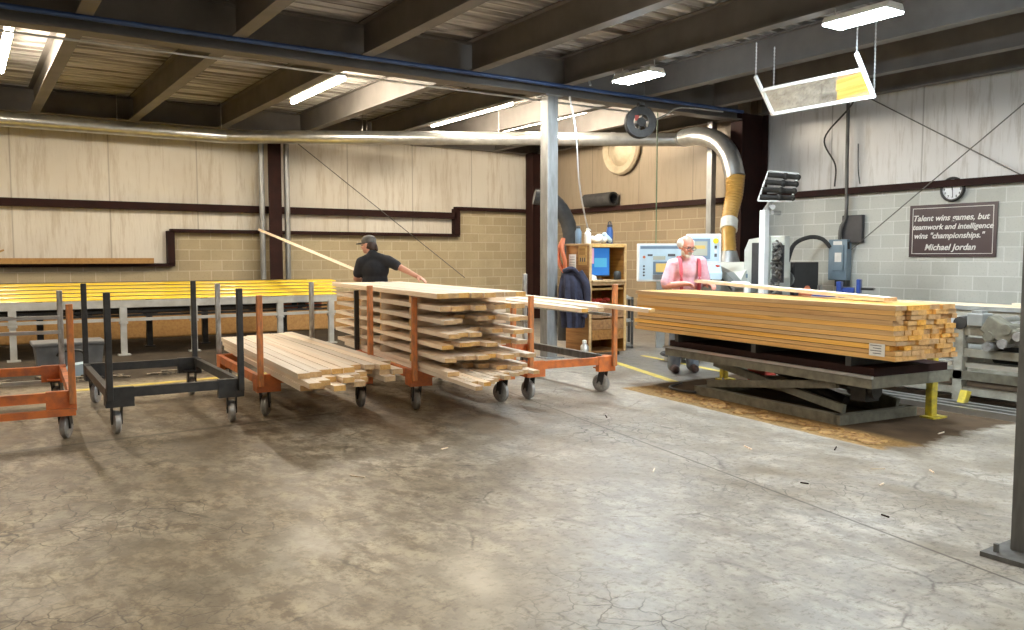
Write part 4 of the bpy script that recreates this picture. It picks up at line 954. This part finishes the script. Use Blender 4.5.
# ------------------------------------------------------------------ people
def blob(parts, name, mat, parent, voxel=.012, smooth_it=4, xf=None):
    """union of round limbs and balls, remeshed into one continuous skin"""
    b = MB()
    for p in parts:
        if p[0] == 'c': b.cone2(xf(p[1]), xf(p[2]), p[3], p[4], 14)
        else:
            rot = None
            c, r = xf(p[1]), p[2]
            b.ball(c, r, 18, 12, rot=p[3] if len(p) > 3 else None)
    o = b.obj(name, mat, None)
    m = o.modifiers.new('remesh', 'REMESH'); m.mode = 'VOXEL'; m.voxel_size = voxel
    if smooth_it:
        s_ = o.modifiers.new('smooth', 'SMOOTH'); s_.iterations = smooth_it; s_.factor = .5
    dg = bpy.context.evaluated_depsgraph_get(); me = bpy.data.meshes.new_from_object(o.evaluated_get(dg))
    old = o.data; o.data = me; o.modifiers.clear(); bpy.data.meshes.remove(old)
    me.polygons.foreach_set('use_smooth', [True] * len(me.polygons))
    me.materials.clear(); me.materials.append(M[mat])
    if parent: o.parent = parent
    return o
def frame_xf(base, rdir, ddir):
    base = V(base)
    return lambda p: base + rdir * p[0] + ddir * p[1] + UP * p[2]
def basis(fwd_xy):
    """rotation with local -Y = facing direction"""
    f = V((fwd_xy[0], fwd_xy[1], 0)).normalized(); ang = math.atan2(f.x, -f.y)
    return Matrix.Rotation(ang, 3, 'Z')
def hand(wrist, direc, palm_n, side, curl=.5, s_=1.):
    """palm, four fingers of their own length and a thumb from the side of the palm"""
    w_ = V(wrist); d = V(direc).normalized(); n_ = V(palm_n).normalized(); n_ = (n_ - d * n_.dot(d)).normalized(); x = d.cross(n_) * side
    P = [('c', w_, w_ + d * .05, .026, .028)]
    for k, (off, L) in enumerate(((-.030, .068), (-.010, .078), (.010, .073), (.029, .058))):
        k0 = w_ + d * .055 + x * off; P.append(('c', w_ + d * .03 + x * off * .8, k0 + d * .03, .015, .011))
        b1 = k0 + d * .03; d1 = (d * math.cos(curl) + n_ * math.sin(curl)); b2 = b1 + d1 * L * .5
        d2 = (d * math.cos(curl * 2) + n_ * math.sin(curl * 2)); b3 = b2 + d2 * L * .5
        P += [('c', b1, b2, .0105, .0095), ('c', b2, b3, .0095, .008)]
    t0 = w_ + d * .025 - x * .028; t1 = t0 + (d * .6 - x * .7 + n_ * .4).normalized() * .045; t2 = t1 + (d * .9 + n_ * .5).normalized() * .035
    P += [('c', t0, t1, .014, .012), ('c', t1, t2, .012, .009)]
    return P
def head_parts(c, face, k=1.):
    """c: head centre; face: unit vector of the gaze; returns body parts in world space"""
    f = V(face).normalized(); s_ = f.cross(UP).normalized(); u = s_.cross(f)
    Rm = Matrix((s_, f, u)).transposed()
    c = V(c); W = lambda a, b_, z: c + (s_ * a + f * b_ + u * z) * k
    P = [('b', W(0, -.012, .025), (.077, .096, .095), Rm), ('b', W(0, .025, -.045), (.060, .070, .075), Rm), ('b', W(0, .055, -.088), (.034, .034, .026), Rm),
         ('c', W(0, .088, .008), W(0, .108, -.026), .012, .017), ('b', W(.018, .096, -.028), (.012, .014, .010), Rm), ('b', W(-.018, .096, -.028), (.012, .014, .010), Rm),
         ('b', W(0, .083, .028), (.055, .016, .014), Rm), ('b', W(0, .082, -.062), (.026, .014, .009), Rm), ('b', W(.036, .07, -.03), (.024, .022, .022), Rm), ('b', W(-.036, .07, -.03), (.024, .022, .022), Rm),
         ('b', W(.078, -.01, -.01), (.012, .024, .034), Rm), ('b', W(-.078, -.01, -.01), (.012, .024, .034), Rm)]
    P = [(p[0], p[1], tuple(q * k for q in p[2]), p[3]) if p[0] == 'b' else (p[0], p[1], p[2], p[3] * k, p[4] * k) for p in P]
    return P, W, Rm
idt = lambda p: V(p)
RB = Matrix((RT, FW, UP)).transposed()
def Wp(base):
    base = V(base); return lambda r, d, z: base + RT * r + FW * d + UP * z

# man in black, behind the tall stack, back to the camera, head turned to the left
B = Wp((4.71, 10.44, 0))
face = (-RT * .93 + FW * .35 - UP * .10)
hc = B(-.095, .06, 1.665)
HP, HW, HR = head_parts(hc, face)
shL, shR, nk = B(-.185, .0, 1.43), B(.18, -.02, 1.45), B(-.02, .02, 1.50)
elL, elR = B(-.265, .05, 1.205), B(.375, -.06, 1.345)
wrL, wrR = B(-.20, .27, 1.17), B(.60, -.16, 1.235)
hips = [B(-.09, .05, .93), B(.09, .05, .93)]; kn = [B(-.12, .03, .50), B(.11, .0, .50)]; an = [B(-.13, .10, .09), B(.12, .07, .09)]
body = HP + [('c', hc + V((0, 0, -.06)), nk, .052, .060), ('c', nk, shL, .055, .06), ('c', nk, shR, .055, .06), ('b', B(0, .02, 1.32), (.15, .09, .18), RB), ('b', B(0, .03, 1.05), (.13, .09, .16), RB)]
body += [('c', shL, elL, .055, .043), ('c', elL, wrL, .043, .030), ('c', shR, elR, .055, .044), ('c', elR, wrR, .044, .029)]
for h_, k_, a_ in zip(hips, kn, an): body += [('c', h_, k_, .085, .058), ('c', k_, a_, .058, .040), ('c', a_, a_ + FW * .14 + UP * -.045, .040, .035)]
body += hand(wrR, (RT * .8 - FW * .35 - UP * .35), -UP, 1, .25) + hand(wrL, (FW * .9 + RT * .3), RT, 1, .8)
man = blob(body, 'person', 'skin', None, .008, 3, idt)
tag(man, 'person in black shirt and cap behind the tall stack, back turned, arm stretched out', 'person')
sh = [('c', nk + UP * .0, shL, .078, .072), ('c', nk, shR, .078, .072), ('b', B(-.005, .02, 1.33), (.20, .135, .17), RB), ('b', B(-.005, .03, 1.17), (.180, .135, .18), RB), ('b', B(0, .03, 1.0), (.178, .14, .12), RB),
      ('c', shL, shL.lerp(elL, .68), .076, .070), ('c', shR, shR.lerp(elR, .62), .078, .072), ('c', nk + UP * -.03, hc.lerp(nk, .75), .085, .072)]
blob(sh, 'shirt', 'black_cloth', man, .014, 4, idt)
blob([('c', hips[0], hips[1], .115, .115), ('b', B(0, .04, .93), (.165, .13, .12), RB)] + [q for h_, k_, a_ in zip(hips, kn, an) for q in (('c', h_, k_, .098, .075), ('c', k_, a_, .075, .065))], 'trousers', 'dark_trousers', man, .014, 4, idt)
for a_ in an:
    blob([('c', a_ - UP * .03 - FW * .03, a_ + FW * .15 - UP * .04, .052, .045)], 'boot', 'black', man, .012, 3, idt)
hair = [('b', HW(0, -.055, -.005), (.084, .062, .085), HR), ('b', HW(0, -.070, -.055), (.060, .040, .036), HR), ('c', HW(.0, -.11, -.02), HW(.0, -.125, -.085), .026, .018), ('b', HW(.066, -.03, -.02), (.022, .04, .04), HR), ('b', HW(-.066, -.03, -.02), (.022, .04, .04), HR)]
blob(hair, 'hair', 'hair_dark', man, .009, 2, idt)
cp = blob([('b', HW(0, -.012, .058), (.090, .110, .078), HR), ('b', HW(0, -.012, .035), (.090, .110, .03), HR)], 'cap', 'cap', man, .009, 2, idt)
pk = blob([('b', HW(0, .115, .030), (.072, .075, .011), HR)], 'cap_peak', 'cap_dark', cp, .006, 1, idt)
for s_ in (-.028, .028):
    MB().ball(HW(s_, .084, .006), (.012, .010, .009), 10, 7, rot=HR).obj('eye', 'ink', man, smooth=True)

# man in pink, leaning over the pile, facing the camera
B = Wp((7.86, 7.62, 0))
face = (-FW * .85 + RT * .32 - UP * .30)
hc = B(-.095, -.20, 1.635)
HP, HW, HR = head_parts(hc, face, 1.1)
shL, shR, nk = B(-.255, -.10, 1.40), B(.105, -.13, 1.435), B(-.07, -.12, 1.475)
elL, elR = B(-.355, -.16, 1.135), B(.175, -.12, 1.165)
wrL, wrR = B(-.13, -.30, 1.165), B(.165, -.33, 1.16)
hips = [B(-.12, .10, .93), B(.07, .10, .93)]; kn = [B(-.17, .04, .49), B(.05, .06, .49)]; an = [B(-.20, .0, .09), B(.06, .06, .09)]
body = HP + [('c', hc + V((0, 0, -.06)) + FW * .03, nk, .056, .066), ('c', shL, shR, .068, .068), ('b', B(-.06, -.06, 1.25), (.15, .10, .18), RB), ('b', B(-.03, .04, 1.02), (.14, .11, .16), RB)]
body += [('c', shL, elL, .060, .048), ('c', elL, wrL, .048, .033), ('c', shR, elR, .060, .048), ('c', elR, wrR, .048, .033)]
for h_, k_, a_ in zip(hips, kn, an): body += [('c', h_, k_, .09, .06), ('c', k_, a_, .06, .042), ('c', a_, a_ - FW * .13 - UP * .045, .04, .035)]
body += hand(wrL, (RT * .75 - FW * .45 - UP * .05), -UP - FW * .2, -1, .55) + hand(wrR, (-FW * .8 + RT * .25 - UP * .1), -UP, 1, .55)
man2 = blob(body, 'person', 'skin_pink', None, .008, 3, idt)
tag(man2, 'person in pink shirt with white beard and glasses leaning over the golden pile', 'person')
sh = [('c', shL, nk - UP * .03, .078, .075), ('c', shR, nk - UP * .03, .076, .075), ('b', B(-.07, -.10, 1.33), (.20, .15, .15), RB), ('b', B(-.06, -.06, 1.17), (.215, .175, .19), RB), ('b', B(-.03, .03, 1.0), (.205, .17, .13), RB),
      ('c', shL, shL.lerp(elL, .85), .077, .074), ('c', shR, shR.lerp(elR, .85), .075, .068), ('c', nk - UP * .04, hc.lerp(nk, .72) + FW * .02, .085, .074)]
shirt = blob(sh, 'shirt', 'pink_cloth', man2, .014, 4, idt)
for i, x in enumerate((-.175, .06)):
    pts = [B(x * 1.05, .02, 1.44), B(x, -.12, 1.505), B(x, -.225, 1.43), B(x, -.268, 1.30), B(x * .95, -.262, 1.15), B(x * .9, -.20, .98)]
    q = MB(); c_ = bez(pts, 6)
    for a, b_ in zip(c_, c_[1:]): q.bar(a, b_, .042, .014)
    q.obj('suspender', 'brace_pink', man2)
blob([('c', hips[0], hips[1], .12, .12), ('b', B(-.03, .08, .95), (.19, .16, .12), RB)] + [q for h_, k_, a_ in zip(hips, kn, an) for q in (('c', h_, k_, .105, .088), ('c', k_, a_, .088, .085))], 'trousers', 'jeans', man2, .014, 4, idt)
for a_ in an: blob([('c', a_ - UP * .03 + FW * .03, a_ - FW * .16 - UP * .035, .058, .052)], 'shoe', 'shoe', man2, .012, 3, idt)
blob([('b', HW(0, -.082, .008), (.090, .060, .080), HR), ('b', HW(.074, -.008, .025), (.026, .046, .055), HR), ('b', HW(-.074, -.008, .025), (.026, .046, .055), HR)], 'hair', 'hair_white', man2, .009, 2, idt)
blob([('b', HW(0, .060, -.092), (.046, .042, .036), HR), ('b', HW(.052, .03, -.07), (.022, .036, .034), HR), ('b', HW(-.052, .03, -.07), (.022, .036, .034), HR), ('b', HW(0, .090, -.050), (.036, .020, .012), HR)], 'beard', 'hair_white', man2, .008, 2, idt)
for s_ in (-.03, .03): MB().ball(HW(s_, .086, .006), (.012, .010, .009), 10, 7, rot=HR).obj('eye', 'ink', man2, smooth=True)
g = MB()
for s_ in (-.032, .032):
    pts = [HW(s_ + .027 * math.cos(k * PI / 8), .110, .004 + .02 * math.sin(k * PI / 8)) for k in range(17)]; g.tube(pts, .003, 6, cap=False)
    g.tube([HW(s_ * 1.85, .108, .006), HW(s_ * 2.5, 0, .006)], .003, 6)
g.tube([HW(-.006, .112, .008), HW(.006, .112, .008)], .003, 6)
g.obj('glasses', 'black', man2)

# ------------------------------------------------------------------ world, colour
wd = bpy.data.worlds.new('world'); S.world = wd; wd.use_nodes = True
wd.node_tree.nodes['Background'].inputs[0].default_value = (.5, .5, .55, 1); wd.node_tree.nodes['Background'].inputs[1].default_value = .05
S.view_settings.view_transform = 'Standard'; S.view_settings.look = 'None'; S.view_settings.gamma = 1.; S.view_settings.use_curve_mapping = False
S.view_settings.exposure = 1.5
S.cycles.denoising_prefilter = 'ACCURATE'; S.cycles.sample_clamp_indirect = 6.
S.cycles.caustics_reflective = False; S.cycles.caustics_refractive = False
